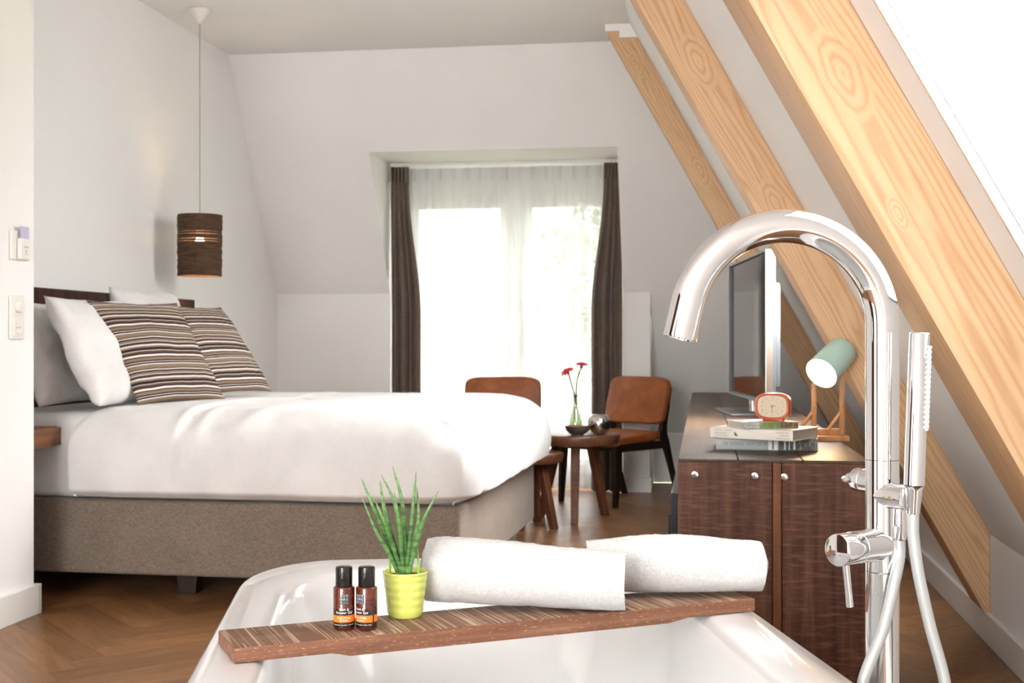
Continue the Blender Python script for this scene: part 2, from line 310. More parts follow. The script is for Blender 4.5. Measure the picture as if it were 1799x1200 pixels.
# ------------------------------------------------------------------ mesh helpers
def link(name, me, mat=None, parent=None, smooth=False, loc=None, rot=None):
    o = bpy.data.objects.new(name, me); COL.objects.link(o)
    if mat is not None and not me.materials:
        me.materials.append(MT[mat] if isinstance(mat, str) else mat)
    if parent is not None: o.parent = parent
    if loc is not None: o.location = loc
    if rot is not None: o.rotation_euler = rot
    if smooth is True:
        for p in me.polygons: p.use_smooth = True
    elif smooth:
        me.shade_flat() if hasattr(me, 'shade_flat') else None
        for p in me.polygons: p.use_smooth = True
        me.set_sharp_from_angle(angle=radians(smooth))
    return o
class B:
    """collects shapes into one bmesh"""
    def __init__(s): s.bm = bmesh.new()
    def box(s, c, d, bev=0, rot=None, seg=2):
        bm = bmesh.new(); bmesh.ops.create_cube(bm, size=1); bmesh.ops.scale(bm, vec=Vector(d), verts=bm.verts)
        if bev: bmesh.ops.bevel(bm, geom=list(bm.edges), offset=bev, segments=seg, profile=.6, affect='EDGES')
        M = Matrix.Translation(Vector(c)) @ (rot.to_4x4() if rot is not None else Matrix.Identity(4))
        return s.add(bm, M)
    def add(s, bm, M=None):
        if M is not None: bmesh.ops.transform(bm, matrix=M, verts=bm.verts)
        me = bpy.data.meshes.new('t'); bm.to_mesh(me); bm.free(); s.bm.from_mesh(me); bpy.data.meshes.remove(me); return s
    def lathe(s, prof, n=32, M=None, cap=True):
        bm = bmesh.new(); rings = []
        for r, z in prof:
            if r < 1e-6: rings.append([bm.verts.new((0, 0, z))])
            else: rings.append([bm.verts.new((r * cos(2 * pi * i / n), r * sin(2 * pi * i / n), z)) for i in range(n)])
        for a, b in zip(rings, rings[1:]):
            for i in range(n):
                j = (i + 1) % n
                if len(a) == 1 and len(b) == 1: continue
                if len(a) == 1: bm.faces.new((a[0], b[j], b[i]))
                elif len(b) == 1: bm.faces.new((a[i], a[j], b[0]))
                else: bm.faces.new((a[i], a[j], b[j], b[i]))
        if cap:
            if len(rings[0]) > 1: bm.faces.new(rings[0][::-1])
            if len(rings[-1]) > 1: bm.faces.new(rings[-1])
        bmesh.ops.recalc_face_normals(bm, faces=bm.faces) if cap else None
        return s.add(bm, M)
    def tube(s, pts, r, n=12, cap=True):
        pts = [Vector(p) for p in pts]; bm = bmesh.new(); rings = []; N = len(pts)
        rs = r if hasattr(r, '__len__') else [r] * N
        t0 = (pts[1] - pts[0]).normalized(); up = Vector((0, 0, 1)) if abs(t0.z) < .9 else Vector((0, 1, 0))
        a = t0.cross(up).normalized()
        for i, p in enumerate(pts):
            t = (pts[min(i + 1, N - 1)] - pts[max(i - 1, 0)]).normalized()
            a = (a - t * a.dot(t)).normalized(); b = t.cross(a)
            rings.append([bm.verts.new(p + (a * cos(2 * pi * k / n) + b * sin(2 * pi * k / n)) * rs[i]) for k in range(n)])
        for x, y in zip(rings, rings[1:]):
            for k in range(n): bm.faces.new((x[k], x[(k + 1) % n], y[(k + 1) % n], y[k]))
        if cap: bm.faces.new(rings[0][::-1]); bm.faces.new(rings[-1])
        bmesh.ops.recalc_face_normals(bm, faces=bm.faces)
        return s.add(bm)
    def prism(s, poly, thick, M=None, bev=0):
        """poly: list of (x, z); extruded along +y by thick"""
        bm = bmesh.new(); a = [bm.verts.new((x, 0, z)) for x, z in poly]; b = [bm.verts.new((x, thick, z)) for x, z in poly]
        n = len(poly); bm.faces.new(a); bm.faces.new(b[::-1])
        for i in range(n): bm.faces.new((a[i], b[i], b[(i + 1) % n], a[(i + 1) % n]))
        bmesh.ops.recalc_face_normals(bm, faces=bm.faces)
        if bev: bmesh.ops.bevel(bm, geom=list(bm.edges), offset=bev, segments=2, profile=.6, affect='EDGES')
        return s.add(bm, M)
    def poly(s, pts):
        s.bm.faces.new([s.bm.verts.new(Vector(p)) for p in pts]); return s
    def go(s, name, mat=None, parent=None, smooth=False, loc=None, rot=None):
        me = bpy.data.meshes.new(name); s.bm.to_mesh(me); s.bm.free()
        return link(name, me, mat, parent, smooth, loc, rot)
def grid(name, fn, nu, nv, mat, parent=None, closed_u=False, smooth=True, uv=False, loc=None, rot=None):
    vs = []; fs = []
    for j in range(nv + 1):
        for i in range(nu + (0 if closed_u else 1)): vs.append(fn(i / nu, j / nv))
    W_ = nu if closed_u else nu + 1
    for j in range(nv):
        for i in range(nu):
            a = j * W_ + i; b = j * W_ + (i + 1) % W_; fs.append((a, b, b + W_, a + W_))
    me = bpy.data.meshes.new(name); me.from_pydata([tuple(v) for v in vs], [], fs)
    if uv:
        ul = me.uv_layers.new(name='UVMap'); k = 0
        for j in range(nv):
            for i in range(nu):
                for (a, b) in ((i, j), (i + 1, j), (i + 1, j + 1), (i, j + 1)): ul.data[k].uv = (a / nu, b / nv); k += 1
    return link(name, me, mat, parent, smooth, loc, rot)
def tag(o, label=None, cat=None, group=None, kind=None):
    if label: o['label'] = label
    if cat: o['category'] = cat
    if group: o['group'] = group
    if kind: o['kind'] = kind
    return o
def thing(name, label, cat, loc=(0, 0, 0), rot=(0, 0, 0), group=None):
    o = bpy.data.objects.new(name, None); COL.objects.link(o); o.location = loc; o.rotation_euler = rot; o.empty_display_size = .1
    return tag(o, label, cat, group)
def struct(o): o['kind'] = 'structure'; return o
def axisM(p, d, up=Vector((0, 0, 1))):
    """matrix that puts local z along d at p"""
    d = Vector(d).normalized(); x = up.cross(d)
    if x.length < 1e-4: x = Vector((1, 0, 0)).cross(d)
    x.normalize(); y = d.cross(x)
    return Matrix.Translation(Vector(p)) @ Matrix((x, y, d)).transposed().to_4x4()
def text_mesh(body, size, align='CENTER', depth=0):
    cu = bpy.data.curves.new('t', 'FONT'); cu.body = body; cu.size = size; cu.align_x = align; cu.align_y = 'CENTER'; cu.resolution_u = 3
    cu.extrude = depth
    o = bpy.data.objects.new('t', cu); COL.objects.link(o); dg = bpy.context.evaluated_depsgraph_get()
    me = bpy.data.meshes.new_from_object(o.evaluated_get(dg)); bpy.data.objects.remove(o); bpy.data.curves.remove(cu); me.materials.clear(); return me
def smooth_path(pts, n=8):
    """Catmull-Rom"""
    P = [Vector(p) for p in pts]; P = [P[0] * 2 - P[1]] + P + [P[-1] * 2 - P[-2]]; out = []
    for i in range(1, len(P) - 2):
        for k in range(n):
            t = k / n; a, b, c, d = P[i - 1], P[i], P[i + 1], P[i + 2]
            out.append(.5 * ((2 * b) + (c - a) * t + (2 * a - 5 * b + 4 * c - d) * t * t + (3 * b - 3 * c + d - a) * t ** 3))
    out.append(P[-2]); return out
def fbm(x, y, z=0, o=3):
    v = 0; a = .5
    for i in range(o): v += a * noise.noise((x, y, z)); x *= 2.03; y *= 2.03; z *= 2.03; a *= .5
    return v

# ------------------------------------------------------------------ room shell
def slab(name, quads, mat, off):
    """quads seen from inside, thickened outwards by vector off"""
    b = B()
    for q in quads:
        q = [Vector(p) for p in q]; o = Vector(off)
        b.poly(q); b.poly([p + o for p in q][::-1])
        for i in range(len(q)): b.poly([q[i], q[i] + o, q[(i + 1) % len(q)] + o, q[(i + 1) % len(q)]])
    bmesh.ops.remove_doubles(b.bm, verts=b.bm.verts, dist=1e-5)
    return struct(b.go(name, mat))
def rect(axis, v, a0, a1, b0, b1):
    if axis == 'x': return [(v, a0, b0), (v, a1, b0), (v, a1, b1), (v, a0, b1)]
    if axis == 'y': return [(a0, v, b0), (a1, v, b0), (a1, v, b1), (a0, v, b1)]
    return [(a0, b0, v), (a1, b0, v), (a1, b1, v), (a0, b1, v)]
T = .12
floor = slab('floor', [rect('z', -.012, XL, XR, YB, YL)], 'gap', (0, 0, -.1))
slab('ceiling', [rect('z', ZC, XL - T, xs(ZC), YB - T, yf(ZC))], 'ceiling', (0, 0, T))
slab('wall_left', [[(XL, YP, 0), (XL, YK, 0), (XL, YK, ZK), (XL, yf(ZC), ZC), (XL, YP, ZC)]], 'wall', (-T, 0, 0))
part = B(); part.box(((XL + XP) / 2 - .06, (YB + YP) / 2, ZC / 2), (XP - XL + .12, YP - YB, ZC), .003); struct(part.go('wall_partition', 'wall'))
BWX0, BWX1, BWZ0, BWZ1 = -2.4, -.42, .1, 2.7     # unseen gable window, added to light the room from behind the camera
slab('wall_back', [rect('y', YB, XP, BWX0, 0, ZC), rect('y', YB, BWX0, BWX1, 0, BWZ0), rect('y', YB, BWX0, BWX1, BWZ1, ZC), rect('y', YB, BWX1, xs(ZC), 0, ZC), [(xs(ZC), YB, 0), (XR, YB, 0), (XR, YB, ZR), (xs(ZC), YB, ZC)]], 'wall', (0, -T, 0))
b = B(); e1 = .05
for x in (BWX0 + e1 / 2, BWX1 - e1 / 2, (BWX0 + BWX1) / 2): b.box((x, YB - .06, (BWZ0 + BWZ1) / 2), (e1, .06, BWZ1 - BWZ0))
for z in (BWZ0 + e1 / 2, BWZ1 - e1 / 2): b.box(((BWX0 + BWX1) / 2, YB - .06, z), (BWX1 - BWX0, .058, e1))
bw_ = struct(b.go('window_3', 'trim'))
b = B(); b.box(((BWX0 + BWX1) / 2, YB - .06, (BWZ0 + BWZ1) / 2), (BWX1 - BWX0 - .02, .006, BWZ1 - BWZ0 - .02)); b.go('glass_pane', 'midglass', bw_)
for dn, ya in ((2, .35), (3, -1.75)):  # unseen dark doors, added for the chrome to reflect
    b = B(); b.box((XP + .012, ya + .48, 1.04), (.024, .96, 2.08), .003); dl = struct(b.go('door_%d' % dn, 'headboard'))
    b = B(); b.tube([(XP + .024, ya + .88, 1.03), (XP + .07, ya + .88, 1.03), (XP + .075, ya + .8, 1.03), (XP + .075, ya + .76, 1.03)], .009, 10); b.go('handle', 'steel', dl, 40)
# far wall: roof plane with the dormer opening, knee walls
DX0, DX1, DZ, BX = -2.14, -.53, 2.24, -.35
def fp(x, z): return (x, yf(z), z)
nrm = (0, T * .85, T * .53)
slab('wall_far', [[fp(XL, ZK), fp(DX0, ZK), fp(DX0, DZ), fp(DX0, ZC), fp(XL, ZC)], [fp(DX0, DZ), fp(DX1, DZ), fp(DX1, ZC), fp(DX0, ZC)],
                  [fp(DX1, ZK), fp(BX, ZK), fp(xs(ZK), ZK), fp(xs(ZC), ZC), fp(DX1, ZC), fp(DX1, DZ)],
                  [fp(BX, .3576), fp(xs(.3576), .3576), fp(xs(ZK), ZK), fp(BX, ZK)]], 'wall', nrm)
slab('wall_far_knee', [rect('y', YK, XL, DX0, 0, ZK), rect('y', YK, DX1, BX, 0, ZK)], 'wall', (0, .1, 0))
slab('wall_far_low', [rect('y', YL, BX, XR, 0, .3576)], 'wall', (0, T, 0))
slab('wall_far_return', [[(BX, YK + .1, 0), (BX, YL, 0), (BX, YL, .3576), (BX, YK + .1, 1.18)]], 'wall', (-.06, 0, 0))
e_ = .002
slab('wall_dormer_left', [[(DX0 + e_, YK - .001, 0), (DX0 + e_, YW + .1, 0), (DX0 + e_, YW + .1, DZ), (DX0 + e_, yf(DZ) - .001, DZ), (DX0 + e_, YK - .001, ZK)]], 'wall', (-.06, 0, 0))
slab('wall_dormer_right', [[(DX1 - e_, YK - .001, 0), (DX1 - e_, YW + .1, 0), (DX1 - e_, YW + .1, DZ), (DX1 - e_, yf(DZ) - .001, DZ), (DX1 - e_, YK - .001, ZK)]], 'wall', (.06, 0, 0))
slab('ceiling_dormer', [rect('z', DZ - e_, DX0 + e_, DX1 - e_, yf(DZ) - .001, YW + .1)], 'ceiling', (0, 0, T * .8))
# right roof plane with the roof window
def rp(y, z): return (xs(z), y, z)
rn = (T * sin(SLA), 0, T * cos(SLA)); qs = []; ycur = YB
for y0, y1, z0, z1 in sorted(SKYS):
    qs += [[rp(ycur, ZR), rp(y0, ZR), rp(y0, z0), rp(y0, z1), rp(y0, ZC), rp(ycur, ZC)], [rp(y0, ZR), rp(y1, ZR), rp(y1, z0), rp(y0, z0)], [rp(y0, z1), rp(y1, z1), rp(y1, ZC), rp(y0, ZC)]]; ycur = y1
    pz = [rp(ycur, z0), rp(ycur, z1)]
qs.append([rp(ycur, ZR), rp(YL, ZR), rp(yf(ZC), ZC), rp(ycur, ZC), pz[1], pz[0]])
slab('wall_right_roof', qs, 'wall', rn)
slab('wall_right_knee', [rect('x', XR, YB, YL, 0, ZR)], 'wall', (T, 0, 0))
# roof window: frame bars lying in the roof plane + pane
for wn, (y0, y1, z0, z1) in enumerate(SKYS):
    fr = B(); L = (z1 - z0) / sin(SLA); zm = (z0 + z1) / 2; ym = (y0 + y1) / 2; hy = (y1 - y0) / 2
    RM = Matrix.Translation(Vector((xs(zm), ym, zm))) @ Matrix.Rotation(-(pi / 2 - SLA), 4, 'Y')   # local z runs up the slope, local x outwards
    def rbox(bb, c, d):
        bm = bmesh.new(); bmesh.ops.create_cube(bm, size=1); bmesh.ops.scale(bm, vec=Vector(d), verts=bm.verts); bmesh.ops.translate(bm, vec=Vector(c), verts=bm.verts); bb.add(bm, RM)
    for (c, d) in (((.03, hy - .007, 0), (.07, .010, L - .004)), ((.03, -hy + .007, 0), (.07, .010, L - .004)), ((.03, 0, L / 2 - .007), (.07, 2 * hy - .03, .010)), ((.03, 0, -L / 2 + .007), (.07, 2 * hy - .03, .010))): rbox(fr, c, d)
    win = struct(fr.go('window_%d' % (wn + 1), 'steel' if wn == 0 else 'trim'))
    gp = B(); rbox(gp, (.012, 0, 0), (.004, 2 * hy - .03, L - .03)); gp.go('glass_pane', 'dimglass' if wn == 0 else 'roofglass', win)
# skirting boards
def skirt(name, c, d): b = B(); b.box(c, d, .003); return struct(b.go(name, 'trim'))
skirt('baseboard_right', (XR - .009, (YB + YL) / 2, .05), (.018, YL - YB, .10))
b = B(); b.box((XP + .01, (1.33 + YP) / 2 + .005, .055), (.02, YP - 1.33 + .01, .11), .003); b.box(((XL + XP) / 2 + .01, YP + .01, .055), (XP - XL + .02, .02, .11), .003); struct(b.go('baseboard_partition', 'trim'))
b = B(); b.box(((XL + DX0) / 2, YK - .009, .05), (DX0 - XL, .018, .1), .003); b.box(((DX1 + BX) / 2 + .005, YK - .009, .05), (BX - DX1 + .01, .018, .1), .003); struct(b.go('baseboard_far', 'trim'))
b = B(); b.box((XL + .009, (YP + YK) / 2, .05), (.018, YK - YP - .06, .1), .003); struct(b.go('baseboard_left', 'trim'))

# oak roof beams
def beam(y, thick, label, trim=False, fz=.085):
    a = radians(241); M = Matrix.Translation((XR - .002, y, .085)) @ Matrix.Rotation(a, 4, 'Y')
    zc_ = ZC - .004; g = .0006
    pts = [(XR - .002, fz + .01), (XR - .002, ZR - .003), (xs(ZR) - g, ZR), (xs(zc_) - g, zc_), (XR - (zc_ - fz) / TS, zc_)]
    if trim: pts = pts[:3] + [(xs(2.735) - g, 2.735), (-.47, 2.735), (-.47, 2.775), (XR - (2.775 - fz) / TS, 2.775)]
    bb = B(); Mi = M.inverted()
    loc = [Mi @ Vector((x, y, z)) for x, z in pts]
    bb.prism([(p.x, p.z) for p in loc], thick, None, .0025)
    o = bb.go('roof_beam', 'oak', None, 40); o.matrix_world = M
    tag(o, label, 'beam', 'oak beams on the sloping roof'); return o
beam(2.29, .27, 'thick light oak roof beam nearest the roof window, widest in view', False, .045)
beam(4.38, .23, 'light oak roof beam in the middle of the three, its foot ending on the low wall', False, .06)
beam(7.13, .18, 'light oak roof beam farthest away, beside the sloping wall above the balcony door', True)
b = B(); b.box((-.51, 7.22, 2.794), (.08, .2, .038)); b.box((-.415, 7.22, 2.774), (.11, .2, .078)); struct(b.go('trim_1', 'ceiling'))

# herringbone parquet: planks .12 x .6 at 45 degrees, zigzag running along the room
PW, PL_ = .105, .63; NR = 6
c45 = sqrt(.5)
def l2w(p): return (p[0] * c45 - p[1] * c45 - 1.0, p[0] * c45 + p[1] * c45 + .2)
def clip(poly, x0, x1, y0, y1):
    for ax, lim, sg in ((0, x0, 1), (0, x1, -1), (1, y0, 1), (1, y1, -1)):
        out = []
        for i in range(len(poly)):
            a, b_ = poly[i], poly[(i + 1) % len(poly)]; da, db = sg * (a[ax] - lim), sg * (b_[ax] - lim)
            if da >= 0: out.append(a)
            if (da >= 0) != (db >= 0):
                t = da / (da - db); out.append((a[0] + (b_[0] - a[0]) * t, a[1] + (b_[1] - a[1]) * t))
        poly = out
        if len(poly) < 3: return []
    return poly
def plank_mesh(name, polys):
    """each poly: (corner list in plank-local coords mapped by fn, ...) top face with chamfered rim and sides"""
    vs, fs, uvs = [], [], []
    for poly, fr_, uvf in polys:
        n = len(poly); cx = sum(p[0] for p in poly) / n; cy = sum(p[1] for p in poly) / n; k0 = len(vs)
        def ins(p, d):
            v = Vector((cx - p[0], cy - p[1])); return (p[0] + v.x / v.length * d, p[1] + v.y / v.length * d)
        for d, z in ((.0022, 0), (.0008, -.0014), (.0008, -.011)):
            for p in poly: q = ins(p, d); vs.append((*fr_(q), z)); 
        fs.append([k0 + i for i in range(n)]); uvs.append([uvf(p) for p in poly])
        for r in range(2):
            for i in range(n):
                j = (i + 1) % n; fs.append([k0 + r * n + i, k0 + (r + 1) * n + i, k0 + (r + 1) * n + j, k0 + r * n + j]); uvs.append([uvf(poly[i]), uvf(poly[i]), uvf(poly[j]), uvf(poly[j])])
    me = bpy.data.meshes.new(name); me.from_pydata(vs, [], fs); ul = me.uv_layers.new(name='UVMap'); k = 0
    for u in uvs:
        for q in u: ul.data[k].uv = q; k += 1
    me.materials.append(MT['floor']); return me
planks = []
rng = 90
for r in range(-rng, rng):
    for m_ in range(-rng // 6, rng // 6 + 1):
        x = r + 2 * NR * m_
        planks.append((x * PW, r * PW, 0))
        planks.append((r * PW, (r - 2 * NR + 1 + 2 * NR * m_) * PW, 1))
inside, edge = [], []
FX0, FX1, FY0, FY1 = XL + .002, XR - .002, YB + .002, YL - .002
seen = set()
for px, py, o_ in planks:
    if (round(px, 3), round(py, 3), o_) in seen: continue
    seen.add((round(px, 3), round(py, 3), o_))
    L2, W2 = (PL_, PW) if o_ == 0 else (PW, PL_)
    rc = [(px, py), (px + L2, py), (px + L2, py + W2), (px, py + W2)]; wc = [l2w(p) for p in rc]
    cl = clip(wc, FX0, FX1, FY0, FY1)
    if len(cl) < 3: continue
    full = all(FX0 <= p[0] <= FX1 and FY0 <= p[1] <= FY1 for p in wc)
    cx = sum(p[0] for p in wc) / 4; cy = sum(p[1] for p in wc) / 4
    ov = Vector((cx, cy, -1)); fwd = ov.dot(FV); lat = ov.dot(RV)
    vis = fwd > 1.2 and abs(lat / fwd) < .48 and not (-2.8 < cx < -1.05 and 4.9 < cy < 6.2) and not (.05 < cx < .35 and 3.9 < cy < 8.2) and cx > -2.9 and not (cx < XP - .2 and cy < YP - .2)
    if full and vis: inside.append((fwd, cx, cy, o_))
    else: edge.append((cl, px, py, o_))
inside.sort(); keep, rest = inside[:295], inside[295:]
pm = plank_mesh('plank', [([(-PL_ / 2, -PW / 2), (PL_ / 2, -PW / 2), (PL_ / 2, PW / 2), (-PL_ / 2, PW / 2)], lambda p: p, lambda p: (p[0], p[1]))])
for fwd, cx, cy, o_ in keep:
    o = bpy.data.objects.new('plank', pm); COL.objects.link(o); o.parent = floor
    o.location = (cx, cy, 0); o.rotation_euler = (0, 0, pi / 4 + (pi / 2 if o_ else 0))
pl = []
for cl, px, py, o_ in edge:
    a = pi / 4 + (pi / 2 if o_ else 0)
    pl.append((cl, lambda p: p, lambda p, a=a: (p[0] * cos(a) + p[1] * sin(a), -p[0] * sin(a) + p[1] * cos(a))))
for fwd, cx, cy, o_ in rest:
    a = pi / 4 + (pi / 2 if o_ else 0)
    q = [(cx + x * cos(a) - y * sin(a), cy + x * sin(a) + y * cos(a)) for x, y in ((-PL_ / 2, -PW / 2), (PL_ / 2, -PW / 2), (PL_ / 2, PW / 2), (-PL_ / 2, PW / 2))]
    pl.append((q, lambda p: p, lambda p, a=a: (p[0] * cos(a) + p[1] * sin(a), -p[0] * sin(a) + p[1] * cos(a))))
o = link('border_planks', plank_mesh('border_planks', pl), None, floor); o['kind'] = 'stuff'

# ------------------------------------------------------------------ balcony doors, curtains
b = B()
for x, wd in ((DX0 + .04, .08), (DX1 - .04, .08), (-1.285, .075)): b.box((x, YW + .035, DZ / 2), (wd, .08, DZ), .004)
b.box(((DX0 + DX1) / 2, YW + .03, DZ - .06), (DX1 - DX0 - .16, .08, .125), .004); b.box(((DX0 + DX1) / 2, YW + .03, .02), (DX1 - DX0 - .16, .08, .04), .004)
dr = struct(b.go('door_1', 'trim'))
for x0, x1 in ((DX0 + .085, -1.315), (-1.255, DX1 - .085)):
    b = B(); st = .085
    for x in (x0 + st / 2, x1 - st / 2): b.box((x, YW + .02, 1.085), (st, .05, 2.09), .004)
    b.box(((x0 + x1) / 2, YW + .02, 2.065), (x1 - x0 - 2 * st, .05, .13), .004); b.box(((x0 + x1) / 2, YW + .02, .12), (x1 - x0 - 2 * st, .05, .16), .004)
    lf = b.go('door_leaf', 'trim', dr)
    b = B(); b.box(((x0 + x1) / 2, YW + .02, 1.1), (x1 - x0 - 2 * st - .002, .008, 1.798)); b.go('glass_pane', 'doorglass', lf)
    b = B(); b.box(((x0 + x1) / 2, YW - .012, 1.975), (x1 - x0 - 2 * st, .018, .075), .003)
    for k in range(5): b.box(((x0 + x1) / 2, YW - .023, 1.95 + k * .013), (x1 - x0 - 2 * st - .03, .006, .004))
    b.go('ventilation_grille', 'steel', lf)
    if x0 > -1.5:
        b = B(); b.box((x0 + .04, YW - .008, 1.05), (.03, .01, .2), .003); b.tube([(x0 + .04, YW - .01, 1.1), (x0 + .04, YW - .04, 1.1), (x0 + .04, YW - .045, 1.02), (x0 + .04, YW - .045, .98)], .008, 8); b.go('handle', 'steel', lf, 40)
rail = B(); rail.box(((DX0 + DX1) / 2, 8.42, DZ - .012), (DX1 - DX0 - .02, .02, .02), .003); tag(rail.go('curtain_rail', 'trim'), 'slim white curtain rail under the dormer ceiling', 'curtain rail')
def drape(name, xa0, xa1, xb0, xb1, y, amp, folds, zt, zb, mat, seed, header=.1, parent=None, nu=160, nv=60, flip=1):
    def fn(u, v):
        z = zt + (zb - zt) * v; d = zt - z
        k = min(1, max(0, (d - header) / .9)); k = k * k * (3 - 2 * k)
        k2 = min(1, d / header)
        x0 = xa0 + (xb0 - xa0) * k; x1 = xa1 + (xb1 - xa1) * k
        ph = 2 * pi * folds * u + .9 * sin(3.1 * u + seed) + .25 * noise.noise((u * 4, v * 1.2, seed))
        am = amp * (.45 + .55 * k) * (.75 + .5 * noise.noise((u * 7, v * .8, seed + 5)))
        pin = 1 - .6 * math.exp(-((d - header) / .03) ** 2)
        xx = x0 + (x1 - x0) * u + .012 * k * sin(ph * .5 + 1)
        yy = y + am * pin * sin(ph) + .004 * noise.noise((u * 20, v * 9, seed))
        return (xx, yy, z + .003 * sin(ph) * k2 * (v > .98))
    return grid(name, fn, nu, nv, mat, parent)
for nm, a in (('left', (-2.125, -2.0, -2.13, -1.925)), ('right', (-.66, -.545, -.755, -.54))):
    t = thing('curtain', 'taupe floor length curtain hanging at the %s side of the balcony doors' % nm, 'curtain', (0, 0, 0), group='taupe curtains')
    cl = drape('cloth', *a, 8.40, .03, 4, DZ - .03, .012, 'curtain', 3 if nm == 'left' else 8, .12, t)
    md = cl.modifiers.new('thick', 'SOLIDIFY'); md.thickness = .004
    for k in range(5):
        x = a[0] + (a[1] - a[0]) * (k + .5) / 5; b = B(); b.box((x, 8.372, DZ - .085), (.011, .03, .105), .004); b.go('pinch_pleat', 'curtain', t)
t = thing('sheer_curtain', 'white translucent sheer curtain drawn across the balcony doors', 'curtain')
cl = drape('voile', -2.10, -.57, -2.10, -.57, 8.50, .022, 21, DZ - .03, .015, 'sheer', 2, .11, t, 420, 40)
for k in range(17):
    b = B(); x = -2.07 + k * .092; b.box((x, 8.47, DZ - .075), (.012, .012, .085), .004); b.go('pinch_pleat', 'sheer', t)

# ------------------------------------------------------------------ bed
BR = -.02
bedc = Vector((-1.872, 5.48, 0)); BL, BWd = 1.0, .9
def bw(p): return bedc + Matrix.Rotation(BR, 3, 'Z') @ Vector(p)
bed = thing('bed', 'king size box spring bed with taupe upholstered base and dark headboard', 'bed', bedc, (0, 0, BR))
b = B(); b.box((0, 0, .245), (2 * BL, 2 * BWd, .29), .018, seg=3); b.go('box_base', 'boxspring', bed, 40)
b = B(); b.box((-.005, 0, .558), (2 * BL - .03, 2 * BWd - .04, .335), .05, seg=4)
b.go('mattress', 'linen', bed, 40)
for x, y in ((-.85, -.76), (-.15, -.70), (.84, -.74), (.84, .74), (-.85, .76), (-.15, .70)):
    b = B(); b.prism([(-.035, 0), (.035, 0), (.045, .1), (-.045, .1)], .08, Matrix.Translation((x, y - .04, 0)), .002); b.go('leg', 'wenge', bed)
hb = B(); hb.box((-1.022, .19, .78), (.05, 2.10, .93), .006); hb.go('headboard', 'headboard', bed)
# duvet: lofted rounded rectangle with soft bulge over the sides
DXa, DXb, DY = -.555, 1.02, .93
def duvet_fn(u, v):
    rc = .16; L1, L2 = DXb - DXa, 2 * DY
    s = u * 2 * (L1 + L2)
    # walk the rectangle starting at head/near corner, towards the foot
    if s < L1: p = (DXa + s, -DY); n = (0, -1)
    elif s < L1 + L2: p = (DXb, -DY + s - L1); n = (1, 0)
    elif s < 2 * L1 + L2: p = (DXb - (s - L1 - L2), DY); n = (0, 1)
    else: p = (DXa, DY - (s - 2 * L1 - L2)); n = (-1, 0)
    def rnd(px, py, inset):
        x0, x1, y0_, y1_ = DXa + inset * .6, DXb - inset, -DY + inset, DY - inset
        x = x0 + (px - DXa) / L1 * (x1 - x0); y = y0_ + (py + DY) / L2 * (y1_ - y0_)
        ra = max(.001, rc - inset * .5); rh = .03
        r_ = ra if px > (DXa + DXb) / 2 else rh
        cx = min(max(x, x0 + r_), x1 - r_); cy = min(max(y, y0_ + r_), y1_ - r_)
        dx, dy = x - cx, y - cy; l = sqrt(dx * dx + dy * dy)
        if l > r_ and dx and dy: x, y = cx + dx / l * r_, cy + dy / l * r_
        return x, y
    zb, zt = .40, .745
    if v < .5:
        t = v / .5; z = zb + (zt - .15 - zb) * t; ins = 0; bul = sin(pi * min(1, (t * .9 + .04))) ** .8
    elif v < .8:
        t = (v - .5) / .3; a = t * pi / 2; z = zt - .15 + .15 * sin(a); ins = .17 * (1 - cos(a)); bul = sin(pi * .94) ** .8 * (1 - t) + .0
        bul = .4 * (1 - t)
    else:
        t = (v - .8) / .2; ins = .17 + (DY - .17) * t; z = zt + .012 * sin(pi * t); bul = 0
    if v < .5: bul = .25 + .75 * sin(pi * (v / .5 * .55 + .12)); bul = bul * min(1, v * 12) if v < .083 else bul
    elif v < .8:
        t = (v - .5) / .3; bul = (.25 + .75 * sin(pi * .67)) * (1 - t) ** 1.0
    x, y = rnd(*p, min(ins, .9))
    foot = max(0, min(1, (x - (DXb - .35)) / .35)); 
    bx = .075 * bul * (1 if n[0] > 0 else (foot if n[1] else 0)) * (foot ** 1.5)
    by = (.035 + .03 * foot) * bul * n[1]
    if n[0] > 0: by = .06 * bul * (y / DY) ** 5
    x += bx; y += by
    # wrinkles
    q = fbm(x * 2.2, y * 2.2, z * 1.2, 3) * .012
    if v < .8: q += (.007 * noise.noise((x * 9, y * 9, z * 1.3)) + .004 * noise.noise((x * 22 + 9, y * 22, z * 2))) * (1.2 - v)
    if n[0] > 0 and v < .7: q += .018 * abs(noise.noise((y * 4.5 + z * 2.2, z * 1.0, 4))) * (1 - v)
    # corner fold at the near foot corner
    dcx = (x - DXb) + .02 * sin(z * 9); dcy = y + DY - .10
    if v < .7: q -= .03 * math.exp(-((dcy - .06 - .25 * (z - .4)) / .05) ** 2) * max(0, min(1, (x - DXb + .12) / .1)) * (1 - v)
    # fold of the turned edge near the pillows
    fx = x + .10 - .10 * (y + DY)
    env = max(0, min(1, (z - .47) / .15))
    q += env * (.015 * math.exp(-(fx / .025) ** 2) + .011 * math.exp(-((fx - .085) / .03) ** 2) - .008 * math.exp(-((fx - .04) / .025) ** 2)) * max(0, 1 - (y + DY) / 1.9)
    q += env * .010 * math.exp(-((x - .15 - .5 * (y + DY)) / .05) ** 2)
    if v >= .5: z += q * min(1, (v - .5) / .3)
    if v < .8: x += n[0] * q; y += n[1] * q
    if v < .06: x -= n[0] * .02 * (1 - v / .06); y -= n[1] * .03 * (1 - v / .06)
    return (x, y, z)
dv = grid('duvet', duvet_fn, 520, 90, 'linen', None, True, loc=bedc, rot=(0, 0, BR))
md = dv.modifiers.new('thick', 'SOLIDIFY'); md.thickness = .012; md.offset = -1
tag(dv, 'plump white duvet spread over the bed, hanging over its sides and foot', 'duvet')
